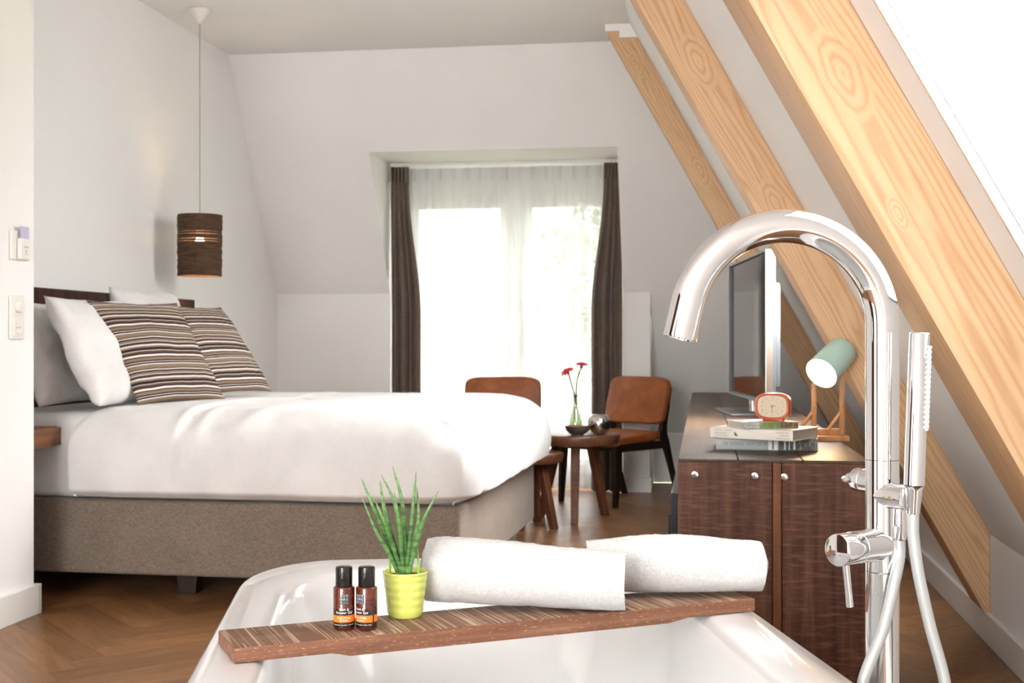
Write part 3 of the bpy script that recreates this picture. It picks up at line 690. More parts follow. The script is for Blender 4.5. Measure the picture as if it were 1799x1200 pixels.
# pillows
def cushion(name, origin, ex, ey, thick, mat, label, cat, group, wr=1.0, p=2.6, seed=0, piping=False, sag=0):
    """origin: centre of bottom edge; ex: half vector along the width; ey: full vector up"""
    ex, ey = Vector(ex), Vector(ey); nz = ex.cross(ey).normalized(); c = Vector(origin) + ey * .5; hy = ey * .5
    def side(sg):
        def fn(u, v):
            a, b_ = 2 * u - 1, 2 * v - 1
            pin = 1 - .055 * (1 - abs(a) ** 2) * abs(b_) ** 4; pin2 = 1 - .055 * (1 - abs(b_) ** 2) * abs(a) ** 4
            h = max(0, (1 - abs(a) ** p) * (1 - abs(b_) ** p)) ** .55
            th = thick * .5 * h
            k = wr * (.010 * fbm(a * 2.3 + seed, b_ * 2.3, sg * 3 + seed) + .008 * abs(noise.noise((a * 5 + seed, b_ * 3, seed))) * (abs(a * b_) ** .6))
            sg2 = -sag * (1 + b_) ** 2 * .25 * thick
            return c + ex * a * pin2 + hy * b_ * pin + nz * (sg * (th + k * min(1, h * 3)) + sg2 + wr * .012 * fbm(a * 1.5, b_ * 1.5, seed + 9))
        return fn
    vs, fs, uv = [], [], []; N = 48
    for sg in (1, -1):
        f = side(sg); k0 = len(vs)
        for j in range(N + 1):
            for i in range(N + 1): vs.append(tuple(f(i / N, j / N) - c))
        for j in range(N):
            for i in range(N):
                a = k0 + j * (N + 1) + i; q = [a, a + 1, a + N + 2, a + N + 1]; r = [(i / N, j / N), ((i + 1) / N, j / N), ((i + 1) / N, (j + 1) / N), (i / N, (j + 1) / N)]
                if sg < 0: q.reverse(); r.reverse()
                fs.append(q); uv += r
    me = bpy.data.meshes.new(name); me.from_pydata(vs, [], fs); ul = me.uv_layers.new(name='UVMap')
    for k, q in enumerate(uv): ul.data[k].uv = q
    bm = bmesh.new(); bm.from_mesh(me); bmesh.ops.remove_doubles(bm, verts=bm.verts, dist=1e-4); bm.to_mesh(me); bm.free()
    o = link(name, me, mat, None, True, c); return tag(o, label, cat, group)
def corner_cushion(bl, wd, br_px, tl_px, lens, depth_sign=1):
    p = atW(*bl, wd); k = wd / F
    lx = (br_px[0] - bl[0]) * k; dd = sqrt(max(.01, lens ** 2 - lx ** 2)); e = RV * lx + FV * dd
    lt = (tl_px[0] - bl[0]) * k; ut = (bl[1] - tl_px[1]) * k; up = RV * lt + Vector((0, 0, ut))
    return p, e, up
p, e, up = corner_cushion((240, 711), 5.08, (352, 690), (147, 527), .48)
cushion('striped_cushion', p + e * .5 + Vector((.015, -.01, 0)), e * .5, up, .13, 'stripes', 'striped brown and white cushion nearest the front edge of the bed', 'cushion', 'striped cushions', 1, 2.4, 3)
p, e, up = corner_cushion((344, 695), 5.36, (432, 681), (248, 534), .48)
cushion('striped_cushion', p + e * .5 + Vector((.02, .03, 0)), e * .5, up, .13, 'stripes', 'striped brown and white cushion farther back, partly behind the first striped one', 'cushion', 'striped cushions', 1, 2.4, 7)
def whitep(bl, wd, dy, tilt_px, len_y, th, label, seed):
    p = atW(*bl, wd); k = wd / F; up = RV * (tilt_px[0] * k) + Vector((0, 0, tilt_px[1] * k))
    e = Vector((.02, len_y, 0))
    return cushion('pillow', p + e * .5, e * .5, up, th, 'linen', label, 'pillow', 'white bed pillows', 1.9, 3.2, seed)
whitep((170, 716), 4.86, 0, (-95, 196), .66, .16, 'plump white pillow leaning behind the striped cushions at the near side', 21)
whitep((66, 716), 4.88, 0, (-52, 190), .66, .12, 'white pillow against the headboard, half hidden by the partition wall', 33)
whitep((262, 700), 5.66, 0, (-72, 196), .62, .17, 'white pillow at the far side of the headboard, showing only its top', 41)

# ------------------------------------------------------------------ bedside cabinet (wall hung)
t = thing('bedside_cabinet', 'brown wooden wall hung bedside cabinet just behind the partition edge', 'cabinet', (0, 0, 0))
b = B(); b.box((-2.73, 4.475, .635), (.43, .27, .075), .003); b.go('body', 'walnut', t)
b = B(); b.box((-2.507, 4.475, .635), (.016, .266, .071), .002); b.go('drawer_front', 'walnut', t)

# ------------------------------------------------------------------ pendant lamp
pc = atZ(351, 16, ZC); pend = thing('pendant_lamp', 'pendant lamp with a cylindrical brown corrugated cardboard shade hanging by the left wall', 'lamp', pc)
b = B(); b.lathe([(.055, -.002), (.056, -.008), (.05, -.018), (.012, -.072), (.006, -.08), (0, -.08)], 32); b.go('ceiling_rose', 'whiteplastic', pend, 40)
zs0, zs1 = 1.695 - ZC, 1.364 - ZC
b = B(); b.tube([(0, 0, -.078), (0, 0, zs0 - .06)], .0030, 8); b.go('cord', 'cordgrey', pend)
b = B(); nl = 25; hh = (zs0 - zs1) / nl
for k in range(nl):
    z = zs1 + k * hh; r = .119 + random.uniform(-.0022, .0022); ri = r - .014
    dx, dy = random.uniform(-.0012, .0012), random.uniform(-.0012, .0012); g = .0022 if k in (13, 14, 16, 17) else .0002
    b.lathe([(r, z), (r, z + hh - g), (ri, z + hh - g), (ri, z), (r, z)], 64, Matrix.Translation((dx, dy, 0)), False)
sh = b.go('shade', 'cardboard', pend, 40)
b = B()
for a in range(3): b.tube([(.012 * cos(a * 2.094), .012 * sin(a * 2.094), zs0 - .05), (.108 * cos(a * 2.094), .108 * sin(a * 2.094), zs0 - .01)], .002, 6)
b.lathe([(.018, zs0 - .02), (.02, zs0 - .10), (.014, zs0 - .105), (0, zs0 - .105)], 20); b.go('socket', 'whiteplastic', pend, 40)
b = B(); b.lathe([(0, zs0 - .19), (.014, zs0 - .185), (.026, zs0 - .165), (.026, zs0 - .15), (.013, zs0 - .11), (.013, zs0 - .104), (0, zs0 - .104)], 24); b.go('bulb', 'bulb', pend, True)

# ------------------------------------------------------------------ switches on the partition
def plate(name, label, cat, yc, zc_, wy, hz):
    t = thing(name, label, cat, (XP, yc, zc_)); b = B(); b.box((.005, 0, 0), (.01, wy, hz), .004, seg=3); b.go('plate', 'whiteplastic', t, 40); return t
t = plate('card_switch', 'white key card switch with a pale violet card, higher on the partition', 'switch', 4.20, 1.352, .115, .105)
b = B(); b.box((.018, .012, -.012), (.016, .07, .075), .004); b.go('card_slot', 'whiteplastic', t, 40)
b = B(); b.box((.02, .012, .045), (.002, .055, .05), .0006); b.go('key_card', 'card', t)
for tx, sz, z in (('Insert', .014, -.004), ('●', .01, -.02), ('card here', .007, -.03)):
    me = text_mesh(tx, sz) if tx != '●' else None
    if me is None: bb = B(); bb.lathe([(.003, 0), (.003, .0006), (0, .0006)], 12, axisM((.0265, .012, z), (1, 0, 0))); bb.go('indicator_dot', 'greyink', t)
    else: o = link('lettering', me, 'greyink', t); o.location = (.0264, .012, z); o.rotation_euler = (pi / 2, 0, pi / 2)
t = plate('switch_and_socket', 'white rotary dimmer above a round wall socket in one upright plate', 'socket', 4.183, 1.093, .088, .158)
b = B(); b.box((.011, 0, .037), (.004, .062, .062), .0015); b.box((.011, 0, -.037), (.004, .062, .062), .0015); b.go('insert', 'whiteplastic', t)
b = B(); b.lathe([(.021, .012), (.02, .026), (.018, .028), (0, .028)], 32, axisM((0, 0, .037), (1, 0, 0))); b.go('dimmer_knob', 'whiteplastic', t, 40)
b = B(); b.lathe([(.0215, .0128), (.0225, .0145), (.0205, .0145), (.019, .0131), (0, .0131)], 32, axisM((0, 0, -.037), (1, 0, 0)))
b.go('socket_ring', 'whiteplastic', t, 40)
b = B()
for s_ in (-1, 1): b.lathe([(.0025, .0133), (.0025, .0140), (0, .0140)], 12, axisM((0, s_ * .0095, -.037), (1, 0, 0)))
b.go('socket_holes', 'ink', t)

# ------------------------------------------------------------------ low cabinet with television
CX0, CX1, CY0, CY1, CZ = -.071, .455, 3.555, 8.36, .675
cab = thing('media_cabinet', 'long low cabinet of dark rough sawn planks along the right wall', 'cabinet', (CX0, CY0, 0))
cw, cd = CX1 - CX0, CY1 - CY0
xsp = [0, .168, .345, cw]
for k in range(3):
    x0, x1 = xsp[k], xsp[k + 1]; b = B(); b.box(((x0 + x1) / 2, cd / 2, CZ - .004), (x1 - x0 - .003, cd, .008), .0015); b.go('top_plank', 'cabtop', cab)
for x0, x1, mt in ((0.0, .262, 'cab'), (.2625, .2875, 'sap'), (.288, cw, 'cab')):
    b = B(); b.box(((x0 + x1) / 2, .02, (CZ - .0085) / 2), (x1 - x0 - .002, .04, CZ - .0085), .002); b.go('end_plank', mt, cab)
for u, v in ((1221, 834), (1326, 836), (1378, 837.6), (1484, 841)):
    p = atY(u, v, CY0) - Vector((CX0, CY0, 0)); b = B(); b.lathe([(.0125, 0), (.0125, .003), (.0095, .008), (.0, .0095)], 20, axisM((p.x, 0, p.z), (0, -1, 0))); b.go('bolt', 'chrome', cab, 40)
b = B(); b.box((cw - .02, cd / 2, (CZ - .04) / 2), (.038, cd - .085, CZ - .042)); b.box((cw / 2, cd - .02, (CZ - .04) / 2), (cw, .04, CZ - .042)); b.box((.26, cd / 2, .06), (cw - .09, cd - .09, .04)); b.box((cw / 2, cd / 2, CZ - .024), (cw - .004, cd - .085, .03)); b.go('carcass', 'cab', cab)
for k in range(5):
    y0_ = .075 + k * .935; b = B(); b.box((.005, y0_ + .46, .315), (.05, .92, .51), .003); dd = b.go('door', 'black', cab)
    b = B(); b.box((-.024, y0_ + .08, .40), (.012, .012, .2), .003); b.go('handle', 'black', dd)
# television
tp0, tp1 = Vector((.279, 5.404, 0)), Vector((.150, 6.497, 0)); tdir = (tp1 - tp0).normalized(); ta = math.atan2(tdir.y, tdir.x)
tv = thing('television', 'flat black television on a metal foot, standing on the low cabinet', 'television', (tp0 + tp1) / 2 + Vector((0, 0, CZ)), (0, 0, ta))
# local x along the screen, local +y towards the bed
b = B(); b.box((0, -.012, .395), (1.10, .03, .645), .006); b.go('housing', 'greyplastic', tv, 40)
b = B(); b.box((0, .0045, .397), (1.085, .004, .625), .001); b.go('screen', 'screen', tv)
b = B()
for c_, d_ in (((0, .002, .7185), (1.108, .034, .010)), ((0, .002, .0725), (1.108, .034, .012)), ((-.551, .002, .395), (.010, .034, .656)), ((.551, .002, .395), (.010, .034, .656))): b.box(c_, d_, .002)
b.go('bezel', 'greyplastic', tv)
b = B(); b.box((-.5575, .003, .395), (.003, .03, .64), .001); b.go('edge_strip', 'steel', tv)
b = B(); b.box((0, -.045, .36), (.9, .045, .46), .02); b.go('rear_cover', 'greyplastic', tv, 40)
b = B(); b.box((0, -.02, .04), (.09, .03, .075), .004); b.go('stand_neck', 'steel', tv)
b = B(); b.box((0, -.01, .0055), (.56, .27, .011), .004); b.go('stand_foot', 'darksteel', tv, 40)

# books
def book(label, spine_l, spine_r, z, th, dep, cover, name='book'):
    """spine_l / spine_r: world xy of the spine ends"""
    a, c = Vector(spine_l), Vector(spine_r); d = (c - a); ln = d.length; ang = math.atan2(d.y, d.x)
    t = thing(name, label, 'book', (a.x, a.y, z), (0, 0, ang), 'books on the low cabinet')
    b = B(); b.box((ln / 2, dep / 2 + .003, th / 2), (ln - .008, dep - .012, th - .005)); b.go('pages', 'paper', t)
    b = B(); b.box((ln / 2, dep / 2, .0015), (ln, dep, .003), .001); b.box((ln / 2, dep / 2, th - .0015), (ln, dep, .003), .001); b.box((ln / 2, .0015, th / 2), (ln, .003, th), .001)
    cv = b.go('cover', cover, t, 30)
    return t, ln
def spine_text(t, tx, size, x, z, mat, align='LEFT', flip=False, sx=1):
    o = link('lettering', text_mesh(tx, size, align), mat, t); o.location = (x, -.0006, z); o.rotation_euler = (pi / 2, 0, 0) if not flip else (pi / 2, pi, 0); o.scale = (sx, 1, 1); return o
def spine_block(t, x0, x1, z0, z1, mat, nm='spine_print', y=-.0004):
    b = B(); b.box(((x0 + x1) / 2, y, (z0 + z1) / 2), (x1 - x0, .0006, z1 - z0)); return b.go(nm, mat, t)
MT['cover_grey'] = plain('grey_blue_cover', s2l((168, 176, 174)), .4); MT['cover_dark'] = plain('dark_photo_print', s2l((70, 72, 66)), .5)
def photo(name, cs, sc=60):
    m = NT(name); n = m.noise(m.co('Object', (1, 1, .5)), sc, 4, .6); k = len(cs); m.base(m.ramp(n, [(.3 + .4 * i / (k - 1), c) for i, c in enumerate(cs)])); return m.set(Roughness=.5)
MT['ph_dark'] = photo('landscape_photo', [s2l((40, 42, 38)), s2l((84, 84, 74)), s2l((150, 146, 130))], 90)
MT['ph_green'] = photo('meadow_photo', [s2l((90, 110, 50)), s2l((130, 150, 84)), s2l((176, 176, 140))])
MT['ph_brown'] = photo('reed_photo', [s2l((70, 54, 38)), s2l((120, 98, 74)), s2l((160, 140, 116))], 120)
MT['ph_pale'] = photo('pale_cover_photo', [s2l((150, 152, 154)), s2l((200, 200, 200)), s2l((224, 222, 218))], 20)
z1b = CZ
a, c = atZ(1258, 790, z1b), atZ(1437, 792.5, z1b)
t, ln = book('thick grey blue book with a dark photo at the spine end, lowest in the stack', a.xy, c.xy, z1b, .037, .235, 'cover_grey')
spine_text(t, 'DE SMAAK VAN DE WADDEN', .0165, .02, .019, 'mauveink', 'LEFT', False, .82)
spine_block(t, .160 / .31 * ln, .19 / .31 * ln, .001, .036, 'whiteink'); spine_block(t, .172 / .31 * ln, .176 / .31 * ln, .004, .033, 'ink', y=-.0008)
spine_block(t, .19 / .31 * ln, ln - .002, .001, .036, 'ph_dark')
for k, (xx, ww) in enumerate(((.208, .004), (.222, .003), (.236, .006))): spine_block(t, xx / .31 * ln, (xx + ww) / .31 * ln, .003, .034, 'whiteink', y=-.0009)
spine_text(t, 'F2', .017, .262, .018, 'greyink')
z2 = z1b + .0372
a, c = atZ(1248, 769, z2), atZ(1393, 776, z2)
t, ln = book('white book with pale grey lettering on its spine, middle of the stack', a.xy, c.xy, z2, .033, .20, 'cover_white')
for k, s_ in enumerate(('DAS WATTENMEER', 'NIRGENDWO', 'AUF DER WELT')): spine_text(t, s_, .0068, .014, .0245 - .0085 * k, 'greyink', 'LEFT')
for k, s_ in enumerate(('TER WERELD', 'NERGENS', 'DE WADDEN')): spine_text(t, s_, .0068, ln - .012, .0245 - .0085 * k, 'greyink', 'LEFT', True)
b = B()
for k in range(3): b.tube(smooth_path([(.083 + k * .0035, -.0006, .022 - k * .004), (.0805 + k * .003, -.0006, .016 - k * .002), (.084 + k * .003, -.0006, .0095)], 6), [.0004] + [.0011] * 11 + [.0004], 6)
b.go('emblem', 'ink', t)
z3 = z2 + .0332
a, c = atZ(1308, 753.5, z3), atZ(1412, 754.5, z3)
a, c = Vector((a.x, a.y, 0)), Vector((c.x, c.y + .0, 0)); dirn = Matrix.Rotation(radians(20), 3, 'Z') @ Vector((1, 0, 0)); ln0 = (c - a).length
t, ln = book('slim book with a green landscape photo on its spine, topmost under the clock', a.xy, (a + dirn * ln0 * 1.0).xy, z3, .019, .15, 'ph_pale')
spine_block(t, .05 / .18 * ln, .12 / .18 * ln, .001, .018, 'ph_green'); spine_block(t, .12 / .18 * ln, ln - .002, .001, .018, 'ph_brown'); spine_text(t, 'WADDEN OP HUN MOOIST', .0052, .007, .0095, 'ink', 'LEFT', False, .8)
z4 = z3 + .0192
# alarm clock
cp = atZ(1361, 741, z4) + Vector((0, .035, 0))
ck = thing('alarm_clock', 'small retro orange alarm clock with rounded corners, standing on the books', 'clock', (cp.x, cp.y, z4), (0, 0, radians(-16)))
def rrect(w_, h_, n_=40, e=3.2): return [(w_ / 2 * math.copysign(abs(cos(2 * pi * k / n_)) ** (2 / e), cos(2 * pi * k / n_)), h_ / 2 * math.copysign(abs(sin(2 * pi * k / n_)) ** (2 / e), sin(2 * pi * k / n_))) for k in range(n_)]
def loft_rr(secs, cz, M=None, capa=True, capb=True, n_=40):
    bm = bmesh.new(); rings = [[bm.verts.new((x, y, cz + z)) for x, z in rrect(w_, h_, n_)] for w_, h_, y in secs]
    for a, c in zip(rings, rings[1:]):
        for k in range(n_): bm.faces.new((a[k], a[(k + 1) % n_], c[(k + 1) % n_], c[k]))
    if capa: bm.faces.new(rings[0])
    if capb: bm.faces.new(rings[-1])
    bmesh.ops.recalc_face_normals(bm, faces=bm.faces); return bm
b = B(); b.add(loft_rr([(.088, .066, -.0255), (.094, .072, -.030), (.101, .078, -.030), (.104, .081, -.026), (.106, .083, -.01), (.098, .076, .022), (.09, .068, .028)], .0455, None, False, True)); b.go('case', 'orange', ck, 40)
b = B(); b.add(loft_rr([(.09, .068, -.0245), (.09, .068, -.022)], .0455)); dial = b.go('dial', 'dial', ck)
b = B(); b.box((0, -.002, .0035), (.062, .036, .007), .003); b.go('foot', 'orange', ck, 40)
for h in range(1, 13):
    a = pi / 2 - h * pi / 6; o = link('numeral', text_mesh(str(h), .0085), 'tanink', dial); o.location = (.034 * cos(a), -.0250, .0455 + .0255 * sin(a)); o.rotation_euler = (pi / 2, 0, 0)
b = B()
for k in range(48):
    a = 2 * pi * k / 48; b.box((.0195 * cos(a), -.0249, .0455 + .0185 * sin(a)), (.0009, .0004, .0009))
b.go('minute_track', 'tanink', dial)
def hand(ang, ln_, wd_, mat, y):
    b = B(); b.box((0, 0, ln_ / 2 - .003), (wd_, .0004, ln_), .0001); b.go('hand', mat, ck, loc=(0, y, .0455), rot=(0, -ang, 0))
hand(radians(-75), .013, .0016, 'ink', -.0256); hand(radians(-182), .021, .0012, 'ink', -.0261); hand(radians(35), .019, .0006, 'redink', -.0266); hand(radians(92), .014, .0007, 'redink', -.0269)
b = B(); b.lathe([(.0016, 0), (.0016, .002), (0, .002)], 12, axisM((0, -.0255, .0455), (0, -1, 0))); b.go('pin', 'ink', ck)
b = B(); b.add(loft_rr([(.0935, .0715, -.0288), (.0935, .0715, -.0293)], .0455)); b.go('lens', 'clockglass', ck)

# desk lamp: mint shade between two beech uprights
LW = 4.13; kp = LW / F
lb = atZ(1457, 776, CZ); lamp = thing('desk_lamp', 'small lit desk lamp with a mint shade on a beech wood frame', 'lamp', (lb.x, lb.y + .05, CZ), (0, 0, TH))
b = B(); b.box((0, 0, .009), (.118, .10, .018), .003); b.go('base', 'ash', lamp, 30)
b = B(); b.box((0, .0, .029), (.10, .022, .022), .003); b.go('cross_bar', 'ash', lamp, 30)
sup = Vector((.0, 0, 0))
for sx_, hz_, yy in ((-.042, .19, .012), (.042, .275, -.012)):
    b = B(); b.box((sx_, yy * 1.6, .018 + (hz_ - .018) / 2), (.015, .018, hz_ - .018), .003); up_ = b.go('upright', 'ash', lamp, 30)
    for zz in (hz_ - .018, .115, .03): b = B(); b.lathe([(.0035, 0), (.003, .002), (0, .0028)], 12, axisM((sx_, yy * 1.6 - .009, zz), (0, -1, 0))); b.go('screw', 'steel', up_, 40)
    b = B(); b.tube([(sx_ + (-.0 if sx_ > 0 else .0), yy * 1.6, .10), (sx_ - .05, yy * 1.6 - .008, .035)], .0065, 4); b.go('brace', 'ash', lamp)
sd = Vector((-.62, -.58, -.50)).normalized(); sc_ = Vector((.012, -.005, .262))  # shade axis and centre
Ms = axisM(sc_ - sd * .062, sd)
b = B(); b.lathe([(0, -.022), (.042, -.02), (.050, -.010), (.053, .06), (.056, .135), (.0545, .135), (.0515, .06), (.048, -.006), (.040, -.014), (0, -.015)], 40, Ms, False); b.go('shade', 'mint', lamp, 50)
b = B(); b.lathe([(0, .055), (.016, .055), (.019, .075), (.034, .098), (.038, .112), (.033, .124), (0, .128)], 28, Ms); b.go('bulb', 'bulb2', lamp, True)
b = B(); b.tube([sc_ + Vector((-.062, .012, 0)), sc_ + Vector((.045, -.01, 0))], .004, 8) if False else b.tube([Vector((.034, -.019, .257)), sc_ + Vector((.0, .0, 0)) + Vector((.02, -.012, 0))], .004, 8); b.go('pivot', 'steel', lamp, 40)
l = bpy.data.lights.new('desk_lamp_light', 'SPOT'); l.energy = 2.2; l.color = (1, .58, .27); l.spot_size = radians(115); l.spot_blend = .6; l.shadow_soft_size = .03
lo = bpy.data.objects.new('desk_lamp_light', l); COL.objects.link(lo); lo.parent = lamp; lo.matrix_local = axisM(sc_ + sd * .072, -sd)
l = bpy.data.lights.new('pendant_light', 'POINT'); l.energy = 3; l.color = (1, .66, .34); l.shadow_soft_size = .02
lo = bpy.data.objects.new('pendant_light', l); COL.objects.link(lo); lo.parent = pend; lo.location = (0, 0, zs0 - .205)

# ------------------------------------------------------------------ leather chairs
def chair(label, loc, rz):
    t = thing('lounge_chair', label, 'chair', loc, (0, 0, rz), 'tan leather chairs by the balcony doors')
    lean = Matrix.Rotation(radians(-16), 3, 'X')
    b = B(); b.box((0, -.02, .405), (.47, .45, .055), .022, Matrix.Rotation(radians(4), 3, 'X'), 4); b.go('seat', 'leather', t, 50)
    bm = bmesh.new(); pts = rrect(.49, .31, 56, 7); N_ = len(pts)
    rings = []
    for dy, sc2 in ((-.024, .965), (-.028, .9), (-.024, .965), (-.014, 1), (.006, 1), (.014, .985)):
        if (dy, sc2) == (-.028, .9): continue
        rings.append([bm.verts.new((x * sc2, dy + .25 * x * x, z * (sc2 * .99))) for x, z in pts])
    for a, c in zip(rings, rings[1:]):
        for k in range(N_): bm.faces.new((a[k], a[(k + 1) % N_], c[(k + 1) % N_], c[k]))
    for rg, yo in ((rings[0], -.032), (rings[-1], .018)):
        ctr = [bm.verts.new((v.co.x * .6, yo + .25 * (v.co.x * .6) ** 2, v.co.z * .6)) for v in rg]
        for k in range(N_): bm.faces.new((rg[k], rg[(k + 1) % N_], ctr[(k + 1) % N_], ctr[k]))
        bm.faces.new(ctr)
    bmesh.ops.recalc_face_normals(bm, faces=bm.faces)
    b = B(); b.add(bm, Matrix.Translation((0, .245, .635)) @ lean.to_4x4()); b.go('backrest', 'leather', t, 50)
    for s_ in (-1, 1):
        x = s_ * .222
        # rear leg flows up into the back post
        P = [Vector((x, .40, 0)), Vector((x, .325, .20)), Vector((x, .265, .36)), Vector((x, .235, .45)), Vector((x, .275, .60)), Vector((x, .305, .72))]
        sp = smooth_path(P, 5); bm = bmesh.new(); rings = []
        for i, p in enumerate(sp):
            f = i / (len(sp) - 1); wd = .030 + .034 * math.exp(-((f - .5) / .22) ** 2) - (.008 if f > .8 else 0); hx = .013
            rings.append([bm.verts.new((p.x + a_ * hx, p.y + c_ * wd / 2, p.z)) for a_, c_ in ((-1, -1), (1, -1), (1, 1), (-1, 1))])
        for a, c in zip(rings, rings[1:]):
            for k in range(4): bm.faces.new((a[k], a[(k + 1) % 4], c[(k + 1) % 4], c[k]))
        bm.faces.new(rings[0]); bm.faces.new(rings[-1]); bmesh.ops.recalc_face_normals(bm, faces=bm.faces)
        b = B(); b.add(bm); b.go('rear_leg', 'wenge', t, 50)
        b = B(); b.prism([(-.245, 0), (-.215, 0), (-.17, .375), (-.24, .375)], .026, Matrix.Translation((x + .013, 0, 0)) @ Matrix.Rotation(pi / 2, 4, 'Z'), .003); b.go('front_leg', 'wenge', t)
        b = B(); b.box((x, .02, .36), (.026, .46, .05), .004); b.go('side_rail', 'wenge', t)
    for yy in (-.2, .2): b = B(); b.box((0, yy, .36), (.416, .024, .045), .003); b.go('cross_rail', 'wenge', t)
    return t
chair('tan leather chair right of the round tables, turned towards the flower vase', (-.57, 7.92, 0), radians(-36))
chair('tan leather chair behind the foot of the bed, only its backrest showing', (-1.235, 7.66, 0), radians(7))

# ------------------------------------------------------------------ round stool tables
def rtable(label, c, zt, r, th, legs, lr):
    t = thing('round_table', label, 'table', c, (0, 0, 0), 'round wooden nesting tables')
    b = B(); b.lathe([(0, zt - th), (r - .03, zt - th), (r - .012, zt - th + .006), (r - .004, zt - th * .6), (r, zt - .012), (r - .004, zt - .003), (r - .01, zt), (0, zt)], 56); b.go('tabletop', 'stooltop', t, 35)
    for a in legs:
        d = Vector((cos(a), sin(a), 0)); s_ = Vector((-sin(a), cos(a), 0)); bm = bmesh.new(); rings = []
        for z, rr, w_ in ((0, lr, .040), (zt - th, lr * .52, .052)):
            rings.append([bm.verts.new(d * (rr + i_ * w_ / 2) + s_ * (j_ * w_ / 2) + Vector((0, 0, z))) for i_, j_ in ((-1, -1), (1, -1), (1, 1), (-1, 1))])
        for k in range(4): bm.faces.new((rings[0][k], rings[0][(k + 1) % 4], rings[1][(k + 1) % 4], rings[1][k]))
        bm.faces.new(rings[0]); bm.faces.new(rings[1]); bmesh.ops.recalc_face_normals(bm, faces=bm.faces)
        bmesh.ops.bevel(bm, geom=list(bm.edges), offset=.003, segments=1, affect='EDGES')
        b = B(); b.add(bm); b.go('leg', 'stool', t)
    return t
c1 = atW(1013, 700, 7.12); c1 = Vector((c1.x, c1.y, 0)); TZ = .488
rtable('taller round wooden table holding the vase, a bowl and a silver ball', c1, TZ, .248, .062, [TH + radians(a) for a in (-96, 40, 155)], .225)
c2 = atW(925, 700, 6.86); c2 = Vector((c2.x, c2.y, 0))
rtable('lower round wooden table tucked under the taller one by the bed', c2, .405, .205, .058, [TH + radians(a) for a in (-38, -100, 70, 150)], .185)
# vase with gerberas
def onT(u, v, wd): p = atW(u, v, wd); return Vector((p.x, p.y, TZ))
vb = onT(1011, 750, 7.2)
vase = thing('glass_vase', 'slim green tinted glass bottle vase on the taller round table', 'vase', vb)
prof = [(0, 0), (.034, 0), (.042, .008), (.043, .03), (.036, .075), (.022, .12), (.0135, .15), (.0125, .205), (.0165, .208), (.0165, .217), (.0125, .217)]
inn = [(r - .003, z) for r, z in prof[::-1] if z > .02] + [(.038, .02), (.03, .008), (0, .008)]
b = B(); b.lathe(prof + inn, 36, None, False); b.go('glass_body', 'vaseglass', vase, 60)
def gerbera(label, head, lean, petal, pth):
    t = thing('gerbera', label, 'flower', vb)
    b = B(); b.tube(smooth_path(pth, 8), .0045, 8); b.go('stem', 'stemgreen', t, True)
    h = pth[-1]; M = axisM(h, lean); N_ = 18
    for k in range(N_):
        b = B(); bm = bmesh.new(); a = 2 * pi * k / N_ + .1; ln_ = .042 * random.uniform(.9, 1.08); dr_ = random.uniform(-.004, .006); pts = []
        for q, w_ in ((.004, .004), (.014, .008), (.024, .0085), (.031, .006), (.034, .002)):
            q = q * ln_ / .034
            for s_ in (-1, 1): pts.append(bm.verts.new((q, s_ * w_, .004 + .020 * sin(q / .034 * 2.0) + dr_ * q / .034)))
        for i in range(4): bm.faces.new((pts[2 * i], pts[2 * i + 1], pts[2 * i + 3], pts[2 * i + 2]))
        b.add(bm, M @ Matrix.Rotation(a, 4, 'Z')); o = b.go('petal', petal, t, True)
        o.modifiers.new('thick', 'SOLIDIFY').thickness = .0008
    b = B(); b.lathe([(0, -.006), (.006, -.003), (.010, .005), (.008, .010), (0, .012)], 16, M); b.go('flower_centre', 'stemgreen', t, True)
def vl(u, v, wd=7.2): return atW(u, v, wd) - vb
gerbera('pink red gerbera tilted to the left in the vase', None, (-.45, -.35, .75), 'petal2', [Vector((.012, .004, .012)), Vector((.004, .002, .1)), Vector((-.003, 0, .2)), vl(1004, 676), vl(999, 657)])
gerbera('taller magenta gerbera on the right in the vase', None, (.1, -.1, 1), 'petal', [Vector((-.014, -.002, .012)), Vector((-.004, .0, .1)), Vector((.003, 0, .2)), vl(1014, 668), vl(1021, 646)])
bp = onT(1015, 766, 6.96); b = B(); b.lathe([(0, 0), (.034, 0), (.034, .006), (.05, .014), (.066, .03), (.072, .052), (.069, .052), (.062, .034), (.046, .02), (0, .014)], 40, None, False); bo = b.go('bowl', 'slate', None, 50, bp); tag(bo, 'small dark grey bowl in front of the vase', 'bowl')
b = B(); b.lathe([(.0672, .0485), (.0665, .0475), (.060, .037), (.0455, .0235), (0, .0165), (0, .0172), (.045, .0245), (.0595, .038), (.0672, .0485)], 40, None, False); b.go('inner_glaze', 'terracotta', bo, True)
sp_ = onT(1053, 764, 7.02); R_ = .066; prof = [(0, 0)] + [(R_ * sin(a), R_ * .97 - R_ * cos(a)) for a in [.25 + k * (2.44 - .25) / 26 for k in range(27)]]
prof += [(r - .003, z) for r, z in prof[:1:-1]] + [(0, .006)]
b = B(); b.lathe(prof, 48, None, False); tag(b.go('candle_holder', 'silver', None, 50, sp_), 'round silver metal candle holder on the table edge', 'candle holder')

